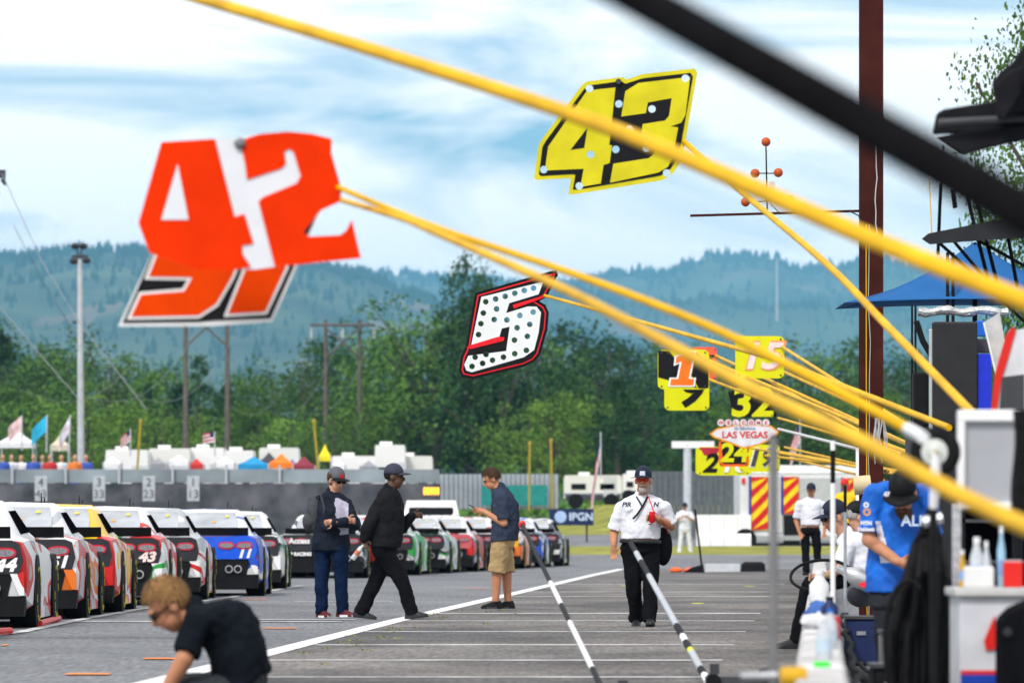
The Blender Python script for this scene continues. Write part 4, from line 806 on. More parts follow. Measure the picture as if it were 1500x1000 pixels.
def lett(q):
    for sx in (-1, 1):
        for k_ in range(14):
            if k_ % 7 > 4: continue
            a_ = 2*math.pi*k_/14; a2 = a_+.30; P = [Vector((sx*.157, math.cos(t)*rr, math.sin(t)*rr)) for t, rr in ((a_,.268),(a2,.268),(a2,.300),(a_,.300))]; q.add(P+[p-Vector((sx*.02,0,0)) for p in P], [(0,1,2,3),(4,5,6,7),(0,1,5,4),(1,2,6,5),(2,3,7,6),(3,0,4,7)])
car_let = mesh_of(lett); car_well = [mesh_of(lambda q, s=s, y=y, x=x: q.lathe((s*(x-.25), y, .36), [(0,.42),(.252,.42)], (s,0,0), 24)) for y, x in ((1.02,.985),(3.85,.985)) for s in (-1,1)]
car_fin = mesh_of(lambda q: [q.box((x, y, 1.40), (.012,.10,.05)) for x, y in ((-.42,1.75),(.42,1.75))]); car_skirt = [mesh_of(lambda q, s=s: q.box((s*.945,2.45,.15),(.03,1.9,.12))) for s in (-1,1)]
def livery(i, cols, sc_):
    m = bpy.data.materials.new('livery'); m.use_nodes = True; n = m.node_tree.nodes; l = m.node_tree.links; b_ = n['Principled BSDF']; b_.inputs['Roughness'].default_value = .4; b_.inputs['Coat Weight'].default_value = .08; b_.inputs['Specular IOR Level'].default_value = .2
    t = n.new('ShaderNodeTexCoord'); mp_ = n.new('ShaderNodeMapping'); mp_.inputs['Scale'].default_value = (1.0,.75,1.5); mp_.inputs['Location'].default_value = (i*3.7, i*1.3, i); mp_.inputs['Rotation'].default_value = (.5,0,0); l.new(t.outputs['Object'], mp_.inputs[0])
    z = n.new('ShaderNodeTexNoise'); z.inputs['Scale'].default_value = sc_; z.inputs['Detail'].default_value = .3; z.inputs['Distortion'].default_value = .5; l.new(mp_.outputs[0], z.inputs[0])
    r_ = n.new('ShaderNodeValToRGB'); r_.color_ramp.interpolation = 'CONSTANT'; e = r_.color_ramp.elements; e[0].color = (*cols[0],1); e[1].position = .42; e[1].color = (*cols[1],1)
    for pos, c in ((.52,cols[2]),(.60,cols[3 % len(cols)]),(.68,cols[0])): q = e.new(pos); q.color = (*c,1)
    l.new(z.outputs['Fac'], r_.inputs[0]); l.new(r_.outputs[0], b_.inputs['Base Color']); return m
W_, RD, YL, GR, BL, BK, OR, LG, PU = (.72,.72,.72), (.55,.02,.02), (.75,.48,.01), (.03,.3,.06), (.02,.08,.5), (.02,.02,.022), (.7,.16,.02), (.4,.42,.44), (.12,.08,.3)
rw_m = M('rear_window', (.33,.35,.38), .2, .25, 2.5, 0, 0, .2); tl_red = M('tail_red', (.55,.02,.04), .3); tl_in = M('tail_lens', (.22,.2,.22), .2, .4, 40)  # window's pale base colour stands in for the sky reflected in it
def race_car(i, px, py, rear, cols, num, label, head=-.8, sc_=1.3, numcol=None, top=None):
    """px,py: photo position of the right rear tyre's foot"""
    d = gd(py); hx = math.radians(head); X = (px-750)/F*d-.94*math.cos(hx)-.6*math.sin(hx); Y = d-1.0
    r = thing('race_car', label, 'race car', (X, Y, 0), -hx, 'race cars lined up along the pit lane'); lv = livery(i, cols, sc_); tp = mat('car_roof', top or W_, .25, .06, 3, coat=.5); rm = rear
    def part(nm, me, m_, par=r, loc=None):
        o = bpy.data.objects.new(nm, me); col.objects.link(o); o.parent = par
        if not me.materials: me.materials.append(m_)
        o.material_slots[0].link = 'OBJECT'; o.material_slots[0].material = m_
        if loc: o.location = loc
        return o
    part('body', car_body, lv); part('greenhouse', car_gh, livery(i+40, (top or W_, W_, cols[0], W_), 1.1)); part('rear_window', car_rw, rw_m); part('windscreen', car_ws, glassd)
    for q in car_sw: part('side_window', q, M('window_net', (.004,.004,.005), 1.0, .2, spec=0))
    part('spoiler', car_sp, black); part('rear_panel', car_up, rm); part('rear_bumper', car_lo, black); part('diffuser', car_dif, black)
    for q in car_corner: part('bumper_corner', q, lv)
    for a_, b_ in zip(car_tl_o, car_tl_i): o = part('tail_light', a_, tl_red); part('lens', b_, tl_in, o)
    for a_, b_ in zip(car_ex, car_exi): o = part('exhaust_pipe', a_, silver); part('bore', b_, black, o)
    for q in car_well: part('wheel_well', q, black)
    for q in car_skirt: part('side_skirt', q, lv)
    part('shade_panel', car_shade, black)  # black slab standing in for the shade and tyres below the bumper
    part('roof_fins', car_fin, black)
    for y in (1.02, 3.85):
        for s in (-1, 1):
            wh = bpy.data.objects.new('wheel', None); col.objects.link(wh); wh.parent = r; wh.location = (s*.845, y, .355); wh.empty_display_size = .1
            part('tyre', car_ty, rubber, wh); part('rim', car_rim, dgrey, wh); tag(part('sidewall_lettering', car_let, M('tyre_yellow', (.42,.42,.03), .7), wh), kind='stuff')
    if num:
        o = link('race_number', text_mesh(num, .19, .003, .009, .25, (1.2,1)), numcol or white, r); o.location = (.70,-.036,.668)
    for k_ in range(2):   # window stickers
        o = MB(); y = 1.0+.22*k_; o.lathe((.18+.2*k_, y, 1.17+.09*k_), [(0,.035),(.004,.03)], (0,-.38,.92), 10); o.build('sticker', (M('sticker_orange', (.75,.3,.05), .5), M('sticker_yellow', (.7,.6,.05), .5))[k_], r, world=False)
    mb = MB(); mb.lathe((.35,2.2,1.37), [(0,.01),(.12,.006)], n=6); mb.build('antenna', black, r, world=False)
    return r
rear_d = M('rear_charcoal', (.024,.025,.031), .4, .2, 4, coat=.15); rear_b = M('rear_blue', (.008,.09,.62), .3, .08, 4, coat=.5); rear_r = M('rear_red', (.5,.02,.02), .3, .08, coat=.4)
num_r = M('number_pinkwhite', (.78,.62,.6), .5)
cars = [(0,-52,937,rear_d,(W_,LG,BK,W_),None,'race car at the rear of the line, cut off by the picture edge',-.8),
 (1,50,918,rear_d,(W_,W_,RD,LG),'44','race car with white and red sides and 44 on its dark tail',-.8),
 (2,124,905,rear_d,(LG,RD,W_,OR),'51','race car with red and grey sides and 51 on its dark tail',-.8),
 (3,176,896,rear_d,(YL,YL,RD,W_),None,'yellow race car with red and white graphics',-.8),
 (4,246,885,rear_d,(RD,W_,GR,W_),'43','race car with red, white and green sides and 43 on its tail',-.8),
 (5,300,878,rear_d,(LG,W_,RD,W_),None,'silver race car with red and white striped flank ahead of the 43 car',-.8),
 (6,384,872,rear_b,(BL,W_,BL,PU),'11','race car with bright blue tail and twin exhausts',-.5),
 (7,416,862,rear_d,(W_,LG,GR,BK),None,'grey and white race car just ahead of the blue one',-.8),
 (8,536,846,rear_d,(BK,BK,LG,BK),None,'black race car with white lettering on its tail behind the woman',1.0)]
far = [((RD,W_,GR,RD),rear_r,'red and white'),((GR,GR,W_,LG),rear_d,'green'),((LG,W_,GR,BK),rear_d,'pale grey and green'),((RD,RD,BK,W_),M('rear_pink', (.5,.1,.12), .3),'dark red'),((W_,LG,BK,W_),rear_d,'white and grey'),((OR,W_,BK,OR),M('rear_amber', (.65,.35,.03), .3),'orange and white'),((BL,W_,LG,BK),rear_d,'blue and white'),((BK,LG,BK,W_),rear_d,'black and grey')]
for c in cars: race_car(c[0], c[1], c[2], c[3], c[4], c[5], c[6], c[7], numcol=num_r if c[5] in ('43',) else None, top=YL if c[0] == 3 else None)
P0 = (126.0,(556-750)/F*126); P1 = (163.0,(822-750)/F*163)
for i, (cs, rm, nm) in enumerate(far):
    t = i/7; d = P0[0]+(P1[0]-P0[0])*t+5.0*(1-t)*0; X = P0[1]+(P1[1]-P0[1])*(t**.9); py = HOR+CH*F/d
    race_car(20+i, 750+X/d*F, py, rm, cs, None, '%s race car far up the line beyond the people' % nm, 3.5, top=(RD,LG,BK,W_,(.3,.05,.05),LG,W_,BK)[i])
o8 = [o for o in bpy.data.objects if o.get('label', '').startswith('black race car')][0]
for tx, z, sz in (('Access',.80,.16),('VP RACING',.52,.10)):
    q = link('tail_lettering', text_mesh(tx, sz, .003, .006), white, o8); q.location = (-.45,-.06,z)
# red wheel chock bars on the ground
for x0, y0, x1, y1, lb in ((58,918,86,910,'red bar lying on the ground at the tyre of the 44 car'),(-14,931,15,929,'orange red bar lying on the ground by the last car')):
    d0 = gd(y0); d1 = gd(y1); mb = MB(); mb.tube([((x0-750)/F*d0, d0, .04), ((x1-750)/F*d1, d1, .04)], .035, 8); tag(mb.build('wheel_chock', red), lb, 'chock', 'red bars on the ground')
# safety pickup with lit amber light bar
d = 176; p = Vector(((630-750)/F*d, d, zprof(d))); r = thing('safety_truck', 'white safety pickup with lit amber light bar beyond the race cars', 'truck', p)
def tb(c, s_, nm, m_, par=r): mb = MB(); mb.box(p+Vector(c), s_); o = mb.build(nm, m_, par); bv = o.modifiers.new('b','BEVEL'); bv.width = .05; bv.segments = 2; return o
tb((0,2.6,.85),(1.95,5.2,.75),'body',white); mb = MB(); mb.loft([[p+Vector((sx*w_, yy, z)) for sx, yy in ((-1,1.9+k_),(1,1.9+k_),(1,4.0-k_),(-1,4.0-k_))] for z, w_, k_ in ((1.2,.92,0),(1.65,.82,.25),(1.9,.76,.35))]); mb.build('cab', white, r)
tb((0,2.08,1.5),(1.4,.1,.38),'rear_window',glassd); tb((0,.02,.95),(1.7,.06,.45),'tailgate',lgrey); tb((0,-.03,.55),(1.8,.2,.2),'bumper',steel)
for sx in (-1,1):
    tb((sx*.88,.0,1.0),(.16,.08,.4),'tail_light',red)
    for yy in (1.1,4.2): mb = MB(); mb.lathe(p+Vector((sx*.95-.12,yy,.38)), [(0,.38),(.24,.38)], (1,0,0), 16); w_ = mb.build('wheel', rubber, r, 40); mb = MB(); mb.lathe(p+Vector((sx*.95-.13,yy,.38)), [(0,.2),(.26,.2)], (1,0,0), 12); mb.build('rim', silver, w_)
tb((0,2.7,2.03),(.6,.3,.1),'light_bar',dgrey)
for k_ in range(5): o = tb((-.2+.10*k_,2.7,2.2),(.085,.3,.24),'beacon',M('amber_lit', (.9,.4,.02), .3, emit=(1,.30,.02,2.4)))

# ------------------------------------------------------------------ pit boards on poles
def map_zoom(ox, oy, k_, d):
    s_ = F/d
    return lambda q: ((ox+q[0]*k_-750)/s_, CH+(HOR-oy-q[1]*k_)/s_)
def plate(pts, y, th, name, m_, root, holes=None):
    """pts in world x,z ; y front plane"""
    me = flat([(x-root.location.x, z-root.location.z) for x, z in pts], th); o = link(name, me, m_, root); o.location = (0, y-root.location.y+th, 0)
    if holes:
        q = MB()
        for (x, z, rr) in holes: q.lathe((x, y-.06, z), [(0,rr),(.12,rr)], (0,1,0), 14)
        cu = q.build('cut', m_); b_ = o.modifiers.new('b','BOOLEAN'); b_.object = cu; b_.operation = 'DIFFERENCE'; b_.solver = 'EXACT'
        bpy.context.view_layer.update(); dg = bpy.context.evaluated_depsgraph_get(); me2 = bpy.data.meshes.new_from_object(o.evaluated_get(dg)); o.modifiers.clear(); o.data = me2
        bpy.data.objects.remove(cu)
    return o
def pole(a, b, ra, rb, root, name='pole', m_=yel, bow=.0, n=10):
    pts = [a.lerp(b, t/10)-Vector((0,0,bow*4*(t/10)*(1-t/10))) for t in range(11)]
    mb = MB(); mb.tube(pts, [ra+(rb-ra)*t/10 for t in range(11)], n); return mb.build(name, m_, root, True)
def polypole(pts, d0, d1, ra, rb, root, m_=yel):
    n = len(pts); out = []; x0, x1 = pts[0][0], pts[-1][0]
    for x, y in pts: t = (x-x0)/(x1-x0); out.append(at(x, y, 1/((1-t)/d0+t/d1)))
    o = []
    for i in range(n-1):           # smooth the polyline
        p0, p1, p2, p3 = out[max(i-1,0)], out[i], out[i+1], out[min(i+2,n-1)]
        for k_ in range(5):
            t = k_/5; o.append(.5*((2*p1)+(p2-p0)*t+(2*p0-5*p1+4*p2-p3)*t*t+(3*p1-p0-3*p2+p3)*t**3))
    o.append(out[-1]); mb = MB(); mb.tube(o, [ra+(rb-ra)*i/(len(o)-1) for i in range(len(o))], 12); return mb.build('pole', m_, root, True)
# --- orange 42
d = 26.0; mz = map_zoom(150,170,.32,d); end = at(1330,628,21.5)
r = thing('pit_board', 'orange and white number 42 pit board on a yellow pole', 'pit board', end, 0, 'pit boards hung over the lane')
sil = [(270,120),(515,105),(640,98),(720,83),(850,72),(960,82),(1050,105),(1048,170),(1095,335),(1088,392),(1000,432),(920,530),(945,552),(1090,545),(1118,522),(1142,475),(1183,650),(790,690),(700,702),(420,700),(215,625),(165,490)]
four = [(270,120),(515,105),(605,462),(650,448),(692,585),(640,592),(640,630),(680,690),(600,705),(420,700),(215,625),(165,490)]
tri = [(345,220),(395,475),(270,475)]
two = [(632,112),(720,83),(850,72),(960,82),(1050,105),(1048,170),(1095,335),(1088,392),(1000,432),(920,530),(945,552),(1090,545),(1118,522),(1142,475),(1183,650),(790,690),(715,392),(735,372),(890,308),(908,275),(875,165),(855,150),(832,165),(840,218),(820,240),(662,292),(655,230)]
bw = M('board_white', (.66,.68,.72), .45, .04); bo = M('board_orange', (.72,.030,.001), .6, .10, 4, spec=.03)
plate([mz(q) for q in sil], d, .008, 'board', bw, r); plate([mz(q) for q in four], d-.006, .005, 'numeral', bo, r); plate([mz(q) for q in two], d-.006, .005, 'numeral', bo, r); plate([mz(q) for q in tri], d-.0095, .003, 'numeral_counter', bw, r)
c = mz((630,125)); mb = MB(); mb.lathe((c[0],d-.03,c[1]), [(0,.012),(.01,.026),(.03,.026)], (0,1,0), 12); mb.build('clamp_bolt', M('bolt', (.2,.2,.21), .4, .3, 30, 0, .8), r)
polypole([(495,274),(580,310),(663,342),(840,401),(1027,473),(1167,541),(1330,628)], d, 21.5, .012, .021, r); pole(end, at(1352,640,21), .024, .024, r, 'grip_sleeve', white)
# --- 97 behind
d = 26.6; mz = map_zoom(150,170,.32,d); end = at(1560,795,15)
r = thing('pit_board', 'orange number board with black border and white outline hanging behind the 42', 'pit board', end, 0, 'pit boards hung over the lane')
o97 = [(240,600),(72,962),(500,960),(778,940),(1002,432),(900,300),(400,300)]; b97 = [(232,628),(92,946),(438,942),(520,935),(770,926),(985,440),(890,320),(420,320)]
nine = [(255,625),(212,735),(412,738),(375,802),(178,818),(132,918),(440,912),(520,860),(590,740),(605,705),(600,600),(300,560)]; sev = [(655,705),(575,905),(745,895),(840,690),(800,560),(690,560)]
plate([mz(q) for q in o97], d, .008, 'board', white, r); plate([mz(q) for q in b97], d-.005, .004, 'border_panel', black, r)
for q in (nine, sev): plate([mz(p_) for p_ in inset(q, -13)], d-.008, .003, 'numeral_outline', white, r); plate([mz(p_) for p_ in q], d-.011, .003, 'numeral', M('board_orange2', (.72,.050,.001), .6, .08, spec=.03), r)
polypole([(500,293),(590,320),(635,339),(793,408),(887,454),(1027,529),(1140,588),(1255,642),(1420,732),(1560,795)], d, 15, .013, .027, r)
# --- 43
d = 45.0; mz = map_zoom(640,80,.5,d); end = at(1425,606,33)
r = thing('pit_board', 'yellow number 43 pit board with black border and round holes', 'pit board', end, 0, 'pit boards hung over the lane')
sil = [(432,80),(545,66),(556,74),(600,58),(765,40),(727,262),(712,315),(695,345),(662,368),(385,412),(393,362),(284,368),(298,262)]
blk = [(438,92),(540,78),(552,86),(602,70),(752,53),(715,262),(700,310),(684,335),(655,355),(398,398),(406,350),(298,356),(310,266)]
four = [(440,106),(523,97),(505,266),(513,266),(506,318),(488,324),(480,378),(420,388),(430,335),(316,340),(326,270)]; tri = [(441,215),(431,274),(392,279)]
three = [(552,108),(590,84),(742,66),(728,178),(716,200),(684,211),(707,214),(690,305),(676,330),(648,346),(507,376),(517,320),(620,304),(636,292),(642,250),(596,256),(603,204),(668,194),(680,180),(688,128),(618,141),(612,172),(540,182)]
yb = M('board_yellow', (.60,.53,.008), .4, .12, 5); s_ = F/d
hol = [(447,100),(728,70),(533,145),(630,160),(564,218),(524,278),(450,293),(313,337),(417,385),(673,347),(613,275)]; H_ = [(*mz(q), 5.6/s_) for q in hol]
plate([mz(q) for q in smooth_poly(sil,1,.06)], d, .010, 'board', yb, r, H_); plate([mz(q) for q in smooth_poly(blk,1,.06)], d-.004, .003, 'border_panel', black, r, H_)
for q in (four, three): plate([mz(p_) for p_ in q], d-.008, .003, 'numeral', yb, r, H_)
plate([mz(p_) for p_ in tri], d-.011, .0025, 'numeral_counter', black, r)
polypole([(1002,207),(1074,271),(1208,384),(1302,480),(1425,606)], d, 33, .020, .028, r); c = mz((532,80)); mb = MB(); mb.lathe((c[0],d-.03,c[1]), [(0,.02),(.03,.025)], (0,1,0), 10); mb.build('clamp_bolt', dgrey, r)
# --- 5
d = 56.0; mz = map_zoom(640,80,.5,d); end = at(1390,626,40)
r = thing('pit_board', 'white number 5 pit board full of holes with black and red border', 'pit board', end, 0, 'pit boards hung over the lane')
sil = [(112,698),(335,634),(350,632),(355,645),(322,710),(300,722),(318,733),(328,755),(324,805),(302,880),(285,900),(255,914),(105,950),(72,943),(64,925),(70,885),(84,855)]
fv = [(130,710),(312,665),(298,702),(212,728),(203,757),(265,738),(292,738),(305,755),(298,815),(285,865),(255,886),(102,930),(86,925),(80,908),(92,882),(203,868),(213,797),(190,802),(183,827),(100,853)]
hol = [(143,724),(172,716),(200,708),(228,699),(256,691),(283,684),(136,757),(175,745),(129,788),(168,776),(205,777),(122,820),(243,764),(282,754),(235,800),(272,790),(227,836),(265,825),(262,866),(228,876),(195,886),(144,878),(112,886),(103,913),(134,904),(163,895)]
s_ = F/d; H_ = [(*mz(q), 4.2/s_) for q in hol]; redl = M('board_red', (.7,.01,.02), .4)
plate([mz(q) for q in sil], d, .010, 'board', black, r, H_); plate([mz(q) for q in inset(sil, 8)], d-.004, .003, 'red_line', redl, r, H_); plate([mz(q) for q in inset(sil, 12)], d-.0075, .003, 'border_panel', black, r, H_); plate([mz(q) for q in fv], d-.011, .003, 'numeral', M('board_white5', (.72,.74,.74), .45, .05), r, H_)
plate([mz(q) for q in ((86,858),(100,850),(180,826),(198,828),(196,838),(100,862))], d-.0145, .003, 'red_accent', redl, r); plate([mz(q) for q in ((222,733),(318,704),(314,712),(226,744))], d-.0145, .003, 'red_accent', redl, r)
polypole([(798,433),(905,462),(1020,494),(1137,527),(1208,555),(1390,626)], d, 40, .016, .024, r)
# --- small far boards
def small_board(cx, cy, d, wpx, hpx, base, layers, label, pend, pr=.022, shape=None):
    end = at(pend[0], pend[1], pend[2]); r = thing('pit_board', label, 'pit board', end, 0, 'distant pit boards along the lane'); c = at(cx, cy, d); hw = wpx/2/F*d; hh = hpx/2/F*d
    plate([(c.x+x*hw, c.z+z*hh) for x, z in smooth_poly(shape or [(-1,-1),(1,-1),(1,1),(-1,1)], 2, .08)], d, .012, 'board', base, r)
    y = d-.004
    for ly in layers:
        if ly[0] == 'poly': plate([(c.x+x*hw, c.z+z*hh) for x, z in ly[1]], y, .003, ly[3] if len(ly) > 3 else 'numeral', ly[2], r)
        else:
            _, tx, x, z, sz, m_, shr = ly; o = link('numeral', text_mesh(tx, sz*hh, .002, sz*hh*.03, shr, (1.1,1)), m_, r); o.location = (c.x+x*hw-end.x, y-end.y-.003, c.z+z*hh-end.z)
        y -= .004
    for sx in (-.85,.85):
        for sz in (-.85,.85): mb = MB(); mb.lathe((c.x+sx*hw, d-.018, c.z+sz*hh), [(0,.012),(.02,.016)], (0,1,0), 8); mb.build('bolt', dgrey, r)
    pole(Vector((c.x+hw*.9, d+.03, c.z+hh*.5)), end, pr, pr*1.2, r); return r
ONE = [(-.52,-.8),(.38,-.8),(.42,-.48),(.2,-.48),(.42,.85),(.1,.85),(-.28,.62),(-.3,.3),(-.06,.42),(-.2,-.48),(-.48,-.48)]
fy = M('fluoro_yellow', (.64,.64,.004), .45, .04); wo = white; orb = M('board_orange3', (.85,.16,.01), .45)
small_board(1032,533,93,36,50,M('board_coral', (.85,.12,.06), .45),[('txt','7',0,0,1.3,black,.2)],'coral number board mostly hidden behind the orange 1',(1330,650,70))
small_board(1006,570,92,66,62,fy,[('txt','9',.1,-.1,2.2,black,.2)],'yellow board with black 9 below the orange 1 board',(1345,668,68))
small_board(1001,541,90,75,58,fy,[('poly',[(-.98,.95),(-.55,.95),(.55,-.95),(-.98,-.4)],black),('poly',[(.4,.95),(.98,.3),(.98,-.95),(.6,-.95),(.1,.2)],black),('poly',inset(ONE,-.07),white,'numeral_outline'),('poly',ONE,orb)],'yellow and black board with a white edged orange 1',(1340,655,66))
small_board(1113,523,84,72,62,fy,[('txt','15',.0,.0,1.9,M('board_salmon', (.85,.3,.12), .45),.25),('txt','15',.0,.0,1.7,M('board_pale', (.75,.62,.6), .45),.25)],'yellow square board with pale 15 in orange outline',(1355,640,62))
small_board(1101,591,100,70,40,black,[('txt','32',0,0,2.9,fy,.1)],'black board with yellow 32 above the diamond sign',(1335,672,78), shape=[(-1,.95),(.75,1.0),(.95,.7),(.85,.05),(1.08,-1.0),(-.7,-1.0),(-.85,-.2)])
small_board(1060,675,112,82,42,fy,[('poly',[(-.85,.95),(-.1,.95),(-.3,.3),(-.7,.4)],M('board_dkred', (.4,.02,.04), .45)),('txt','2',-.5,-.2,1.8,black,.25),('txt','18',.35,-.2,1.8,white,.25)],'yellow board with 2 and 18 under the diamond sign',(1330,690,95))
small_board(1112,671,110,60,40,fy,[('txt','19',0,0,2.0,white,.25),('txt','19',.02,0,1.8,dgrey,.25)],'yellow board with dark 19 right under the diamond sign',(1320,692,95))
small_board(1075,664,107,44,38,M('board_orange4', (.85,.12,.01), .45),[('poly',[(-.85,.9),(.85,.9),(.8,-.8),(-.7,-.8)],black,'border_panel'),('txt','24',0,0,2.0,fy,.1)],'orange edged black board with yellow 24 below the diamond',(1325,696,92))
# diamond shaped city sign
d = 104; end = at(1300,668,85); r = thing('pit_board', 'white diamond shaped LAS VEGAS board with orange border', 'pit board', end, 0, 'distant pit boards along the lane'); mzd = lambda q: ((q[0]-750)/F*d, CH+(HOR-q[1])/F*d)
dm = [(1039,635),(1050,627),(1075,622),(1105,621),(1130,623),(1142,632),(1134,642),(1112,652),(1089,657),(1066,648),(1044,640)]
plate([mzd(q) for q in dm], d, .012, 'board', M('sign_orange', (.8,.3,.02), .5), r); plate([mzd(q) for q in inset(dm, 2.4)], d-.004, .003, 'face', M('sign_face', (.68,.68,.70), .5), r)
for i in range(7): c = mzd((1056+i*11,619)); mb = MB(); mb.lathe((c[0],d-.01,c[1]), [(0,.062),(.015,.066)], (0,1,0), 14); q = mb.build('letter_disc', M('disc_pink', (.68,.60,.62), .5), r); o = link('letter', text_mesh('WELCOME'[i], .09, .002, .002), M('letter_red', (.6,.03,.04), .5), q); o.location = (c[0]-end.x, d-.016-end.y, c[1]-end.z)
c = mzd((1091,637)); o = link('lettering', text_mesh('LAS VEGAS', .165, .002, .004, 0, (1.05,1)), M('letter_red', (.6,.03,.04), .5), r); o.location = (c[0]-end.x, d-.01-end.y, c[1]-end.z)
c = mzd((1091,627)); o = link('lettering', text_mesh('to fabulous', .085, .002), M('letter_blue', (.1,.15,.4), .5), r); o.location = (c[0]-end.x, d-.01-end.y, c[1]-end.z)
pole(at(1140,628,d+.05), end, .022, .026, r, m_=M('pole_white', (.6,.61,.63), .4))
# more yellow poles crossing at the right, whose boards hang out of sight behind others
for i, (a_, b_, rr) in enumerate((((1150,545,80),(1420,668,60),.022),((1130,560,90),(1325,668,74),.02),((1150,655,100),(1300,690,88),.02),((1160,672,112),(1300,705,96),.02),((1140,612,96),(1310,660,80),.02))):
    end = at(*b_); r = thing('pit_board_pole', ('yellow board pole ending at the pit equipment beside the brown post','yellow board pole passing behind the brown post','thin yellow pole low beside the fire truck','lowest yellow pole in front of the fire truck','yellow pole just above the diamond sign')[i], 'pole', end, 0, 'yellow board poles'); pole(at(*a_), end, rr, rr*1.15, r); mb = MB(); mb.lathe(end, [(0,rr*1.5),(.25,rr*1.5)], (at(*a_)-end).normalized(), 8); mb.build('grip', black, r)
# big blurred yellow pole across the top, big black pole
r = thing('pit_board_pole', 'long yellow pole crossing in front of the yellow 43 board', 'pole', at(1560,462,16)); polypole([(240,-18),(300,0),(560,78),(830,165),(1000,230),(1260,343),(1500,440),(1560,462)], 24, 16, .024, .032, r); mb = MB(); mb.tube([at(1540,455,16.1), at(1600,477,15.8)], .042, 10); mb.build('grip', black, r)
r = thing('boom_pole', 'thick black boom crossing the top right corner in front of everything', 'boom', at(1570,350,8)); pole(at(860,-45,9.5), at(1570,350,8), .034, .038, r, m_=M('boom_black', (.006,.006,.007), .9, .3, spec=.02)); mb = MB(); mb.tube([at(1545,336,8.06), at(1600,366,7.9)], .04, 10); mb.build('collar', dgrey, r)

# ------------------------------------------------------------------ brown post, crossarm, wind instrument
rust = M('brown_steel', (.050,.012,.009), .8, .3, 3, .2, spec=.08); d = 61
r = thing('steel_post', 'tall brown steel post with cables running down it', 'post', at(1276,912,d)); x0 = at(1259,0,d).x; x1 = at(1293,0,d).x; xm = (x0+x1)/2; W = x1-x0
mb = MB()
for yy in (d-.10, d+.10): mb.box((xm, yy, 3.6), (W, .014, 7.4))
mb.box((xm, d, 3.6), (.012, .19, 7.4)); mb.build('beam', rust, r); mb = MB(); mb.box((xm, d-.125, 3.6), (W*.985, .02, 7.35)); mb.build('face_plate', rust, r)
mb = MB(); mb.box((xm, d, .02), (W*1.6,.4,.04)); mb.build('base_plate', rust, r)
for dx, y0, y1, m_, rr in ((-.06,330,900,yel,.006),(-.03,330,900,M('cable_grey', (.4,.4,.4), .5),.005),(.05,180,345,lgrey,.006)):
    mb = MB(); mb.tube([Vector((xm+dx+.03*noise.noise(Vector((k_*.8,dx*30,0))), d-.15, at(0,y0+(y1-y0)*k_/10,d).z)) for k_ in range(11)], rr, 5); mb.build('cable', m_, r)
mb = MB(); rnd = random.Random(4)
for k_ in range(14):
    x = xm+.08+rnd.uniform(-.05,.05); z = at(0,612,d).z; mb.tube([(x,d-.16,z),(x+rnd.uniform(-.05,.05),d-.2,z-.22),(x+rnd.uniform(-.04,.08),d-.17,z-.40-rnd.random()*.1)], .005, 4)
mb.build('cable_bundle', M('cable_grey', (.4,.4,.4), .5), r); mb = MB(); mb.lathe(at(1263,710,d-.3), [(-.09,.06),(-.09,.1),(.09,.1),(.09,.06)], (1,0,.1), 14); mb.build('tape_roll', M('tape_cream', (.6,.5,.3), .6), r, 40)
mb = MB(); mb.tube([at(1259,309,d), at(1011,316,d)], .014, 8); mb.build('crossarm', rust, r); mb = MB(); mb.tube([at(1262,330,d-.12), at(1258,316,d-.1), at(1246,310,d)], .008, 6); mb.build('arm_brace', dgrey, r)
r = thing('wind_instrument', 'small wind instrument with orange balls on the thin crossarm', 'anemometer', at(1124,312,d)); org = M('ball_orange', (.42,.075,.012), .45, .15)
mb = MB(); mb.tube([at(1124,312,d), at(1122,215,d)], .009, 6); mb.tube([at(1106,254,d), at(1140,254,d)], .007, 6); mb.tube([at(1092,297,d), at(1157,292,d)], .007, 6); mb.tube([at(1142,312,d), at(1130,300,d), at(1127,285,d)], .005, 5); mb.build('mast', black, r)
for x, y in ((1122,208),(1106,254),(1140,253),(1092,296),(1157,293)): mb = MB(); mb.ell(at(x,y,d), (.05,.05,.05)); mb.build('ball', org, r, True)
mb = MB(); mb.box(at(1131,273,d), (.05,.05,.1)); mb.build('sensor_box', lgrey, r)

# ------------------------------------------------------------------ pit wall and clutter on the right
conc = M('concrete', (.42,.41,.39), .85, .18, 2.5, .3)
def wallx(d): return 1.17+.054*(d-23.5)
concw = M('wall_white_paint', (.40,.39,.38), .85, .3, 3.5, .4, c2=(.55,.54,.53))
r = thing('pit_wall', 'low concrete pit wall running along the stalls', 'wall', (wallx(40), 40, 0)); n_ = 13
for k_ in range(n_):
    d0 = 17+k_*6.5; d1 = d0+6.46; mb = MB(); mb.loft([[Vector((wallx(dd)+x, dd, z)) for x, z in ((-.03,0),(.25,0),(.25,.05),(.21,.47),(.19,.5),(.02,.5),(0,.47),(-.03,.05))] for dd in (d0, d1)]); mb.build('block', concw, r)
def box_px(x0, x1, y0, y1, d, dep, nm, m_, par, bev=.006):
    a_ = at(x0,y1,d); b_ = at(x1,y0,d); mb = MB(); mb.box(((a_.x+b_.x)/2, d+dep/2, (a_.z+b_.z)/2), (b_.x-a_.x, dep, b_.z-a_.z)); o = mb.build(nm, m_, par)
    if bev: q = o.modifiers.new('b','BEVEL'); q.width = bev; q.segments = 2
    return o
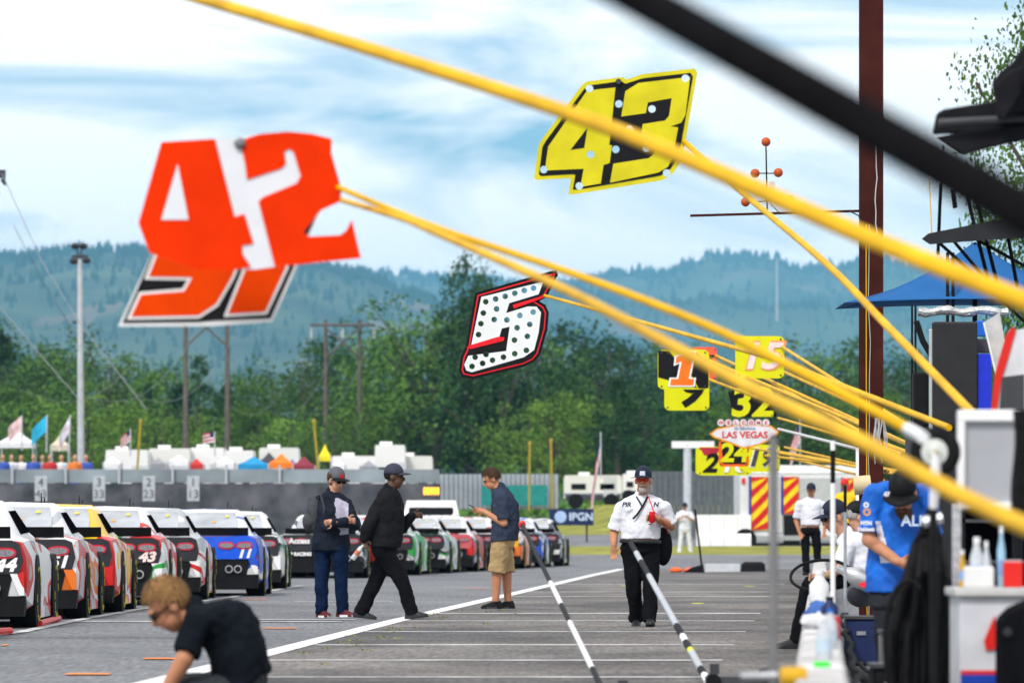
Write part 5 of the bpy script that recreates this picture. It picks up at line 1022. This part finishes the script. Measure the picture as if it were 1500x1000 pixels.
# items standing on the wall
def on_wall(d, dx=.1): return Vector((wallx(d)+dx, d, .50))
def bottle(d, dx, h, rr, m_, capm, label, lab=None):
    p = on_wall(d, dx); r = thing('bottle', label, 'bottle', p); mb = MB(); mb.lathe(p, [(0,rr*.9),(.01,rr),(h*.62,rr),(h*.8,rr*.5),(h*.9,rr*.38)], n=14); mb.build('body', m_, r, 50); mb = MB(); mb.lathe(p+Vector((0,0,h*.9)), [(0,rr*.45),(h*.1,rr*.45)], n=10); mb.build('cap', capm, r)
    if lab: mb = MB(); mb.lathe(p+Vector((0,0,h*.2)), [(0,rr*1.03),(h*.28,rr*1.03)], n=14); mb.build('label', lab, r, 50)
clear = M('clear_plastic2', (.62,.66,.7), .12, .08, 9, 0, 0, .5, alpha=.8)
bottle(23.9,.12,.19,.034,clear,white,'clear water bottle on the pit wall by the green pad',M('label_pale', (.5,.62,.72), .5)); bottle(26,.15,.19,.033,clear,bluep,'second water bottle further along the pit wall',M('label_pale', (.5,.62,.72), .5)); bottle(40,.10,.26,.07,M('white_jug', (.7,.71,.72), .4),white,'white plastic jug on the pit wall behind the bottles'); bottle(33,.16,.16,.05,navy,black,'dark blue flask on the pit wall')
p = on_wall(28.3,.17); r = thing('drinks_can', 'red drinks can standing on the pit wall', 'can', p); mb = MB(); mb.lathe(p, [(0,.026),(.008,.033),(.108,.033),(.12,.027)], n=14); mb.build('body', M('can_red', (.6,.01,.015), .3, .06, 8, 0, .3), r, 40); mb = MB(); mb.lathe(p+Vector((0,0,.1195)), [(0,.027),(.003,.025)], n=12); mb.build('lid', silver, r)
p = on_wall(22.7,.11); r = thing('cleaning_pad', 'bright green pad lying on the pit wall', 'pad', p); mb = MB(); mb.box(p+Vector((0,0,.012)), (.065,.09,.022)); o = mb.build('pad', M('pad_green', (.02,.65,.03), .7, .1), r); o.modifiers.new('b','BEVEL').width = .006
p = on_wall(22.7,.11); r = thing('tray', 'white tray under the bright green pad', 'tray', p-Vector((0,0,.0))); mb = MB(); mb.box(p+Vector((.0,.02,-.002)), (.16,.4,.008)); mb.build('tray', white, r)
p = at(1158,990,21); r = thing('air_gun', 'yellow and grey impact wrench lying at the near end of the wall', 'wrench', p)
mb = MB(); mb.lathe(p+Vector((-.04,0,0)), [(0,.025),(.01,.036),(.09,.038),(.1,.03)], (1,0,0), 16); mb.build('motor', M('gun_yellow', (.62,.36,.02), .5, .2), r, 40); mb = MB(); mb.lathe(p+Vector((-.05,0,0)), [(0,.022),(-.05,.018),(-.13,.016),(-.135,.01)], (1,0,0), 12); mb.build('socket', steel, r, 40); mb = MB(); mb.capsule(p+Vector((.03,0,-.02)), p+Vector((.04,.02,-.12)), .02, .017); mb.build('grip', black, r, True)
# silver fuel can, hose loop
p = Vector((wallx(47)+.1,47,.50)); r = thing('fuel_can', 'silver fuel filler can with black hoop beside the seated man', 'fuel can', p); ax = Vector((-.75,-.3,.35)).normalized()
mb = MB(); c = at(1290,860,47); mb.lathe(c, [(0,.05),(.02,.085),(.22,.09),(.28,.06),(.34,.035),(.40,.03)], Vector((-1,-.1,.45)), 18); mb.build('body', silver, r, 40); mb = MB(); mb.lathe(c+Vector((-.14,-.1,.05)), [(-.001,.05),(.001,.05)], (-.2,-1,.2), 14); mb.build('decal', redl, r)
mb = MB(); mb.ell(at(1262,870,47.2), (.13,.12,.11)); mb.build('dark_bladder', dgrey, r, True)
r = thing('hose_loop', 'black hose looped out from the hand of the seated man', 'hose', at(1205,850,49.4)); pts = []
for k_ in range(23): a_ = R(-30+300*k_/22); pts.append(at(1202+44*math.cos(a_)+(18 if k_ < 4 else 0), 842-22*math.sin(a_)-3*math.cos(a_), 49.4+.3*math.sin(a_)))
pts = [at(1282,858,48.6), at(1262,836,48.8)]+pts[2:]; mb = MB(); mb.tube(pts, .014, 8); mb.build('hose', rubber, r, True); mb = MB(); mb.tube([at(1196,846,49.3), at(1212,842,49.3), at(1222,838,49.3)], [.016,.026,.018], 8); mb.build('rope_wrap', M('rope', (.35,.25,.14), .9, .3, 40, .5), r, True)
for i, (off, zz) in enumerate(((.33,.05),(.42,.04),(.30,.28))):
    r = thing('air_hose', ('black air hose lying along the foot of the pit wall','second black hose snaking beside the pit wall','black cable hung along the side of the pit wall')[i], 'hose', (wallx(34)+off, 34, 0)); mb = MB()
    mb.tube([(wallx(23+k_)+off+.07*noise.noise(Vector((k_*.5, i*7, 0))), 23+k_, max(.018, zz+.06*noise.noise(Vector((k_*.4, i*3, 5))))) for k_ in range(27)], .017, 7); mb.build('hose', rubber, r, True); q = Vector((wallx(23)+off, 23, zz)); mb = MB(); mb.lathe(q, [(0,.022),(.08,.02)], (0,-1,0), 8); mb.build('coupling', steel, r)
for i, (dd, dx, sx, sz, m_, lb) in enumerate(((31,.55,.34,.30,black,'black crate on the ground behind the pit wall'),(34.5,.62,.3,.42,M('crate_grey', (.2,.2,.21), .6, .2),'grey plastic crate behind the black crate'),(44,.5,.4,.36,navy,'navy crate beside the silver fuel can'))):
    p = Vector((wallx(dd)+dx, dd, 0)); r = thing('crate', lb, 'crate', p); mb = MB(); mb.box(p+Vector((0,0,sz/2)), (sx,.4,sz)); o = mb.build('tub', m_, r); o.modifiers.new('b','BEVEL').width = .015
    mb = MB(); mb.box(p+Vector((0,0,sz+.012)), (sx*1.05,.43,.022)); mb.build('rim', dgrey, r)
    for k_ in range(2): mb = MB(); mb.box(p+Vector((-sx*.22+sx*.44*k_,-.205,sz*.7)), (.07,.012,.03)); mb.build('latch', steel, r)
for i, (dd, dx, m_, lb) in enumerate(((31.5,.08,M('rag_white', (.6,.6,.62), .9),'crumpled white rag on the pit wall'),(36,.1,M('rag_blue', (.05,.12,.35), .9),'crumpled blue rag on the pit wall'),(44,.1,M('bag_clear', (.62,.64,.67), .5),'clear plastic bag bunched on the pit wall'))):
    mb = MB(); mb.ell((wallx(dd)+dx, dd, .53), (.085,.12,.05), None, 20, 12); me = mb.mesh('rag'); wrinkle(me, .05, 14); tag(link('rag', me, m_, None, 30), lb, 'rag')
# upright poles near the wall
def upright(x, y0, y1, d, segs, rr, label, foot=None):
    r = thing('upright_pole', label, 'pole', at(x,y1,d)); n_ = len(segs)
    for (f0, f1, m_) in segs: mb = MB(); mb.tube([at(x,y0+(y1-y0)*f0,d), at(x,y0+(y1-y0)*f1,d)], rr, 10); mb.build('pole_section', m_, r, 40)
    mb = MB(); mb.lathe(at(x,y0,d), [(0,rr),(.008,rr*.8),(.01,.001)], n=10); mb.build('end_cap', black, r)
    b_ = at(x,y1,d); mb = MB(); mb.lathe(b_, [(0,rr*2.2),(.02,rr*2)], n=12); mb.build('foot', dgrey, r)
upright(1133,640,1010,22,[(0,1,M('pole_dullgrey', (.17,.17,.175), .5))],.018,'blurred plain grey upright pole beside the pit wall'); upright(1220,645,905,36,[(0,.055,white),(.055,.24,black),(.24,1,white)],.016,'white upright pole with a black band near the seated man')
upright(1238,712,900,44,[(0,.2,black),(.2,1,steel)],.013,'steel upright rod with black top in front of the white shirt'); upright(1258,655,880,72,[(0,1,white)],.04,'plain white upright pole left of the brown post')
# jack handles
def jack(x0, y0, x1, y1, d0, d1, segs, rr, tip, label):
    a_ = at(x0,y0,d0); b_ = at(x1,y1,d1); r = thing('jack', label, 'jack', Vector((b_.x,b_.y,0)))
    for f0, f1, m_ in segs: mb = MB(); mb.tube([a_.lerp(b_,f0), a_.lerp(b_,f1)], [rr*(.9+.3*f0), rr*(.9+.3*f1)], 12); mb.build('handle_section', m_, r, 40)
    mb = MB(); mb.ell(a_, (rr*1.7,rr*1.7,rr*2.0)) if tip is red else mb.lathe(a_, [(0,rr),(.01,rr*.7)], (a_-b_), 10); mb.build('tip', tip, r, True)
    dr = (b_-a_).normalized(); c = Vector((b_.x,b_.y,.07)); mb = MB(); mb.box(c+Vector((.2,0,-.015)), (.46,.2,.05)); mb.build('frame', dgrey, r)
    for sx in (.02,.4):
        for sy in (-.12,.12): mb = MB(); mb.lathe(c+Vector((sx,sy,-.02)), [(-.02,.05),(.02,.05)], (0,1,0), 12); mb.build('wheel', black, r)
    mb = MB(); mb.lathe(c+Vector((.38,0,.01)), [(0,.06),(.05,.06),(.06,.03)], n=12); mb.build('saddle', dgrey, r); mb = MB(); mb.box(c+Vector((.03,0,.06)), (.06,.08,.07)); mb.build('pivot', dgrey, r)
jack(765,768,905,1055,43,33.5,[(0,.35,black),(.35,.47,white),(.47,.56,black),(.56,.78,white),(.78,.88,black),(.88,1,white)],.016,red,'floor jack with black and white handle and red tip')
jack(924,795,1040,1003,44,37.6,[(0,.08,black),(.08,.15,silver),(.15,.26,black),(.26,.62,silver),(.62,.69,black),(.69,.73,white),(.73,.78,black),(.78,.80,fy),(.80,.9,silver),(.9,.94,black),(.94,1,white)],.022,black,'floor jack with silver and black banded handle')
# broom on stand with cones and cloth, farther along the lane
r = thing('push_broom', 'black push broom leaning upright in the lane by the orange cloths', 'broom', at(1027,838,138)); mb = MB(); mb.tube([at(1029,838,138), at(1018,745,138)], .025, 8); mb.build('handle', black, r); mb = MB(); mb.loft([[at(x,y,dd) for x, y in ((1000,838),(1032,838),(1030,826),(1012,831))] for dd in (137.8,138.3)]); mb.build('head', black, r)
for x in (990,1011): d = 139; p = Vector(((x-750)/F*d, d, 0)); mb = MB(); mb.ell(p+Vector((0,0,.05)), (.16,.3,.07)); me = mb.mesh('c'); wrinkle(me, .02, 9); tag(link('floor_cloth', me, M('cloth_fluoro', (.85,.12,.02), .7), None, True), 'crumpled orange cloth on the ground by the broom', 'cloth', 'orange cloths on the ground')
p = Vector(((1058-750)/F*140, 140, .01)); mb = MB(); mb.box(p+Vector((0,0,.1)), (.85,.5,.2)); tag(mb.build('storage_tray', M('tray_pale', (.5,.53,.56), .6, .1)), 'pale flat tray on the ground right of the broom', 'tray')
p = Vector(((1103-750)/F*141, 141, .01)); mb = MB(); mb.loft([[p+Vector((x,y,z)) for x, y in ((-.3*k_,-.3*k_),(.3*k_,-.3*k_),(.3*k_,.3*k_),(-.3*k_,.3*k_))] for z, k_ in ((0,1),(.18,.95),(.24,.7))]); tag(mb.build('equipment_bag', black), 'black bag on the ground between the tray and the pit wall', 'bag')
# ---- pit cart with canopy behind the blue shirted man
d = 56; r = thing('pit_cart', 'black pit cart with a tall black panel and screens under the blue canopy', 'pit cart', at(1415,931,d))
box_px(1340,1500,625,905,d,1.4,'cabinet',M('cart_black', (.018,.018,.02), .5, .2),r,.02); box_px(1366,1432,471,624,d-.15,.12,'tall_panel',M('panel_black', (.02,.02,.022), .6, .15),r,.02); box_px(1361,1366.5,482,640,d-.1,.05,'foil_strip',silver,r); box_px(1338,1360,545,625,d,.4,'side_case',black,r,.02)
box_px(1432,1452,518,605,d-.1,.1,'blue_screen',M('screen_blue', (.012,.03,.5), .3),r); box_px(1430,1462,470,492,d+.1,.2,'blue_box',bluep,r); box_px(1430,1462,496,516,d+.1,.2,'dark_box',dgrey,r)
for sx in (1350,1490): mb = MB(); mb.lathe(at(sx,915,d-.05), [(0,.14),(.1,.14)], (0,1,0), 14); mb.build('wheel', rubber, r, 40)
for x in (1336,1341): mb = MB(); mb.tube([at(x,448,d+.2), at(x,640,d+.2)], .012, 6); mb.build('rail', black, r)
mb = MB(); mb.tube([at(1342,470,d), at(1352,500,d), at(1364,520,d)], .03, 8); mb.build('duct', rubber, r, True); mb = MB(); pts = [at(1345+k_*11, 456+2*math.sin(k_*1.3), d+.3) for k_ in range(13)]; mb.tube(pts, [.045+.008*math.sin(k_*2.1) for k_ in range(13)], 10); mb.build('foil_roll', M('foil', (.5,.51,.5), .25, .3, 20, .8, .8), r)
r = thing('canopy', 'blue fabric canopy over the pit cart', 'canopy', at(1425,900,58)); bc = M('canopy_blue', (.012,.10,.29), .75, .12, 2, .2); ap = at(1428,354,58); e0 = at(1231,447,58); hw = ap.x-e0.x; zc = e0.z
cor = [Vector((ap.x+sx*hw, 58+sy*1.0, zc)) for sx, sy in ((-1,-.7),(1,-.7),(1,.9),(-1,.9))]
for k_ in range(4):
    a_, b_ = cor[k_], cor[(k_+1)%4]; vs = []; n_ = 8
    for i in range(n_+1):
        for j in range(n_+1):
            u, v = i/n_, j/n_; e = a_.lerp(b_, u)-Vector((0,0,-.10*4*u*(1-u)*(0 if k_ % 2 else 1)*.4)); q = e.lerp(ap, v)-Vector((0,0,.14*math.sin(math.pi*v)*(1-.3*abs(2*u-1)))); vs.append(q)
    mb = MB(); mb.add(vs, [(i*(n_+1)+j, (i+1)*(n_+1)+j, (i+1)*(n_+1)+j+1, i*(n_+1)+j+1) for i in range(n_) for j in range(n_)]); o = mb.build('fabric_panel', bc, r, True); o.modifiers.new('s','SOLIDIFY').thickness = .006
for x in (1388,1396): mb = MB(); mb.tube([at(x,370,57.4), at(x,474,57.4)], .018, 6); mb.build('strut', black, r)
mb = MB(); mb.tube([at(1428,356,58), at(1428,640,58)], .025, 8); mb.build('centre_pole', black, r)
# black awnings above
r = thing('awning', 'black flat awning edge on thin struts above the blue canopy', 'awning', at(1450,900,46)); mb = MB()
mb.loft([[at(x,y,dd) for x, y in ((1350,350),(1360,342),(1440,326),(1560,312),(1560,345),(1440,352),(1362,358))] for dd in (45,48)]); mb.build('fabric', M('awning_black', (.02,.021,.024), .75, .25, 3, .3), r)
for a_, b_ in (((1372,352),(1500,470)),((1396,352),(1470,440)),((1420,345),(1520,400)),((1378,270),(1374,372))): mb = MB(); mb.tube([at(*a_,46), at(*b_,46.5)], .014, 6); mb.build('strut', black, r)
for x0, x1 in ((1412,1450),(1424,1462),(1462,1490)): mb = MB(); mb.tube([at(x0,270,45.5), at(x1,420,45.5)], .016, 5); mb.build('strap', blackcloth, r)
mb = MB(); mb.tube([at(1395,278,45.4), at(1399,305,45.4)], .02, 5); mb.build('strap', blackcloth, r); mb = MB(); mb.tube([at(1361,262,45.4), at(1365,345,45.4)], .005, 5); mb.build('cord', yel, r)
r = thing('rolled_awning', 'bundled black awning hanging at the top right', 'awning', at(1460,900,30)); awf = M('awning_fold', (.012,.012,.015), .85, .35, 4, .5, spec=.1)
for nm, pts_, da, db in (('lower_fold',((1366,196),(1372,166),(1384,160),(1458,148),(1560,138),(1560,176),(1470,186),(1420,196)),29.7,30.3),('under_fold',((1372,200),(1420,192),(1500,180),(1560,172),(1560,196),(1480,210),(1412,226)),29.55,30.1),('upper_fold',((1452,122),(1463,108),(1484,90),(1500,66),(1560,36),(1560,150),(1490,166),(1462,176),(1458,150)),29.3,29.9),('hanging_flap',((1456,126),(1478,104),(1500,96),(1496,140),(1470,178),(1460,170)),29.1,29.25)):
    q = MB(); n_ = len(pts_); rings = []
    for k_, dd in enumerate((da, da+(db-da)*.15, db)): rings.append([at(x+(3 if k_ == 1 else 0)*noise.noise(Vector((x*.1, y*.1, 0))), y, dd) for x, y in pts_])
    q.loft(rings); o = q.build(nm, awf, r); o.modifiers.new('b','BEVEL').width = .012
mb = MB(); mb.tube([at(1375,180,29.5), at(1560,170,29.5)], .02, 8); mb.build('roller_bar', dgrey, r)
# ---- near right foreground
d = 25; r = thing('equipment_case', 'white framed grey case held up at the right edge', 'case', at(1450,735,d)); box_px(1404,1496,603,742,d,.12,'back_panel',M('case_grey', (.36,.37,.40), .5, .05),r)
for x0, x1, y0, y1 in ((1403,1497,600,617),(1403,1414,617,735),(1488,1497,617,735),(1403,1497,735,746)): box_px(x0,x1,y0,y1,d-.03,.04,'frame',white,r)
mb = MB(); mb.tube([at(1512,744,d+.05), at(1512,1085,d+.05)], .02, 8); mb.build('stand', black, r)
r = thing('hose_corrugated', 'black corrugated hose hanging at the right edge', 'hose', at(1492,700,24)); mb = MB(); n_ = 40; mb.tube([at(1494+3*math.sin(k_*.15),600+k_*4,24) for k_ in range(n_)], [.028+.006*(k_ % 2) for k_ in range(n_)], 8); mb.build('hose', rubber, r)
d = 24.5; r = thing('guide_wheel', 'small black rubber wheel with white hub on a white bracket', 'wheel', at(1368,740,d)); c = at(1370,662,d); ax = Vector((-.15,-1,0))
mb = MB(); mb.lathe(c, [(-.045,.055),(-.045,.09),(-.03,.108),(.03,.108),(.045,.09),(.045,.055)], ax, 26); mb.build('tyre', rubber, r, 40); mb = MB(); mb.lathe(c, [(-.04,.0),(-.04,.057),(.048,.057),(.05,.03),(.06,.018),(.06,.0)], ax, 20); mb.build('hub', M('hub_white', (.6,.63,.58), .5), r, 40)
mb = MB(); mb.tube([c+Vector((0,-.06,0)), c+Vector((-.005,-.06,-.13)), c+Vector((-.01,-.03,-.24))], [.02,.024,.018], 8); mb.build('bracket', white, r, True); mb = MB(); mb.lathe(c+Vector((0,-.075,0)), [(0,.008),(.012,.008)], (0,-1,0), 8); mb.build('axle_nut', M('brass', (.5,.33,.05), .4, .1, 9, 0, .7), r); mb = MB(); mb.tube([c+Vector((-.01,-.02,-.2)), c+Vector((-.01,-.02,-1.25))], .018, 8); mb.build('stand', black, r)
r = thing('hose_bundle', 'thick bundle of black hoses hanging beside the blue shirted man', 'hoses', at(1352,1060,27)); rnd = random.Random(8)
for k_ in range(15):
    x = 1318+k_*5; top = 748+abs(k_-9)*4; mb = MB(); sw_ = (k_-8)*1.2
    mb.tube([at(1362+(x-1360)*.25,top-6,27+rnd.uniform(-.1,.1)), at(1360+(x-1360)*.5,top+15,27), at(x+2,top+80,26.9+rnd.uniform(-.1,.1)), at(x-4+sw_,930,27+rnd.uniform(-.1,.1)), at(x-8+sw_,1070,27)], .016, 8); mb.build('hose', rubber, r, True)
mb = MB(); pts = [at(1330+34*math.cos(R(a_)), 940-90*math.sin(R(a_)), 26.6) for a_ in range(60, 330, 15)]; mb.tube(pts, .013, 8); mb.build('loose_hose', rubber, r, True); mb = MB(); mb.tube([at(1352,765,26.9), at(1380,758,26.9)], .03, 8); mb.build('hanger', steel, r)
r = thing('chrome_post', 'bright square chrome post beside the hose bundle', 'post', at(1401,1060,28)); box_px(1395,1408,738,1070,28,.045,'post',M('chrome', (.6,.6,.62), .18, .15, 6, .1, .9),r); box_px(1390,1413,1060,1070,27.95,.15,'foot',dgrey,r)
d = 26; r = thing('tool_cabinet', 'white tool cabinet with red and blue stripes at the lower right', 'cabinet', at(1470,1100,d)); cw = M('cabinet_white', (.56,.57,.60), .45, .12, 6)
box_px(1406,1600,874,1090,d,.6,'body',cw,r); box_px(1400,1604,861,873,d-.03,.66,'worktop',M('worktop', (.5,.5,.49), .5),r); box_px(1407,1600,981,987,d-.006,.01,'stripe',red,r,0); box_px(1407,1600,987.5,1003,d-.006,.01,'stripe',M('stripe_blue', (.012,.05,.35), .4),r,0)
mb = MB(); mb.loft([[at(x,y,dd) for x, y in ((1441,938),(1457,900),(1459,950),(1444,952))] for dd in (d-.012,d-.002)]); mb.build('red_mark', red, r)
p0 = [(1458,1090),(1458,910),(1466,893),(1500,878),(1600,870),(1600,1090)]; r = thing('equipment_cover', 'black soft cover standing against the tool cabinet', 'cover', at(1500,1090,25.3)); mb = MB(); mb.loft([[at(x,y,dd) for x, y in p0] for dd in (25.2,25.6)]); o = mb.build('cover', blackcloth, r); o.modifiers.new('b','BEVEL').width = .03; mb = MB(); mb.lathe(at(1476,925,25.19), [(0,.02),(.008,.018)], (0,-1,0), 12); mb.build('badge', dgrey, r)
def cab_item(x0, x1, y0, nm, cat, m_, label, shape='box'):
    r = thing(nm, label, cat, at((x0+x1)/2,861,26.2)); zb = at(0,861,26).z+.0; a_ = at(x0,y0,26.2); b_ = at(x1,y0,26.2); W = b_.x-a_.x; H = a_.z-zb; c = Vector(((a_.x+b_.x)/2,26.25,zb))
    mb = MB()
    if shape == 'box': mb.box(c+Vector((0,0,H/2)), (W,.12,H)); o = mb.build('body', m_, r); o.modifiers.new('b','BEVEL').width = .006; mb = MB(); mb.box(c+Vector((0,0,H+.003)), (W*.9,.1,.006)); mb.build('lid', lgrey, r)
    else: mb.lathe(c, [(0,W*.48),(H*.6,W*.5),(H*.78,W*.28),(H*.88,W*.22)], n=14); mb.build('body', m_, r, 50); mb = MB(); mb.lathe(c+Vector((0,0,H*.88)), [(0,W*.26),(H*.12,W*.24)], n=10); mb.build('cap', white, r); mb = MB(); mb.lathe(c+Vector((0,0,H*.2)), [(0,W*.51),(H*.25,W*.51)], n=14); mb.build('label', M('label_bl', (.2,.35,.6), .5), r, 50)
cab_item(1412,1456,830,'parts_box','box',M('box_white', (.66,.66,.66), .6),'plain white box on the tool cabinet'); cab_item(1422,1442,786,'bottle','bottle',clear,'clear bottle with blue label on the tool cabinet','b'); cab_item(1440,1452,792,'bottle','bottle',clear,'slim clear bottle behind the white box','b')
cab_item(1470,1498,822,'parts_box','box',red,'red box on the tool cabinet'); cab_item(1462,1474,770,'spray_can','can',M('can_paleblue', (.3,.5,.65), .4),'pale blue spray can beside the red box','b'); cab_item(1406,1416,805,'spray_can','can',M('can_amber', (.5,.3,.03), .4),'amber spray can beside the chrome post','b')
r = thing('display_rack', 'dark shelving with hanging gear behind the white case', 'rack', at(1450,900,40)); 
for y in (640,700,760,820,880): box_px(1405,1560,y,y+5,40,.5,'shelf',dgrey,r,0)
for x in (1408,1556): box_px(x,x+6,600,931,40,.5,'upright',black,r,0)
box_px(1405,1562,600,931,40.55,.03,'back_sheet',blackcloth,r,0)
r = thing('tyre_panel', 'curved red, white and black panel at the right edge', 'panel', at(1480,600,33)); d = 33
for pts_, m_, dy in (([(1452,600),(1458,545),(1474,490),(1484,478),(1488,484),(1478,520),(1466,560),(1460,602)],red,0),([(1460,602),(1466,560),(1478,520),(1488,484),(1540,470),(1540,602)],M('panel_whitegrey', (.6,.6,.62), .5),.01),([(1464,600),(1468,552),(1500,548),(1500,600)],dgrey,-.006)): plate([(at(x,y,d).x, at(x,y,d).z) for x, y in pts_], d+dy, .015, 'panel_section', m_, r)
mb = MB(); mb.tube([at(1490,600,33.05), at(1490,1003,33.05)], .03, 8); mb.build('stand', black, r)
r = thing('clear_shield', 'clear plastic shield leaning beside the pit cart', 'shield', at(1462,560,44)); mb = MB(); mb.loft([[at(x,y,dd) for x, y in ((1441,472),(1464,458),(1480,540),(1462,560))] for dd in (44,44.01)]); mb.build('sheet', M('shield', (.6,.58,.55), .15, .2, 8, alpha=.75), r); mb = MB(); mb.tube([at(1441,472,43.98), at(1462,560,43.98)], .008, 6); mb.tube([at(1462,560,43.98), at(1464,932,43.98)], .012, 6); mb.build('frame', white, r)
r = thing('parts_bucket', 'white bucket of bright odds and ends below the hoses', 'bucket', at(1328,1050,30)); c = at(1328,1052,30); mb = MB(); mb.lathe(c, [(0,.075),(.005,.08),(.2,.095),(.2,.085),(.03,.07)], n=18); mb.build('bucket', white, r, 40)
for k_ in range(7): mb = MB(); q = c+Vector((random.uniform(-.05,.05),random.uniform(-.05,.05),.2)); mb.capsule(q, q+Vector((random.uniform(-.06,.06),random.uniform(-.03,.03),random.uniform(.08,.25))), .02, .016, 8); mb.build('tool', (red,fy,bluep,white,silver,white,M('green_tool', (.05,.3,.08), .5))[k_], r, True)

# ------------------------------------------------------------------ haze
mb = MB(); mb.box((0, 10400, 447), (44000, 20900, 920)); hz = mb.build('haze', None); hz.data.materials.clear()
hm = bpy.data.materials.new('haze_air'); hm.use_nodes = True; n = hm.node_tree.nodes; n.remove(n['Principled BSDF']); pv = n.new('ShaderNodeVolumePrincipled'); pv.inputs['Color'].default_value = (.25,.64,1.0,1); pv.inputs['Density'].default_value = .00005; pv.inputs['Anisotropy'].default_value = .2
hm.node_tree.links.new(pv.outputs[0], n['Material Output'].inputs['Volume']); hz.data.materials.append(hm); tag(hz, 'thin blue haze over the whole valley', 'haze', kind='stuff')
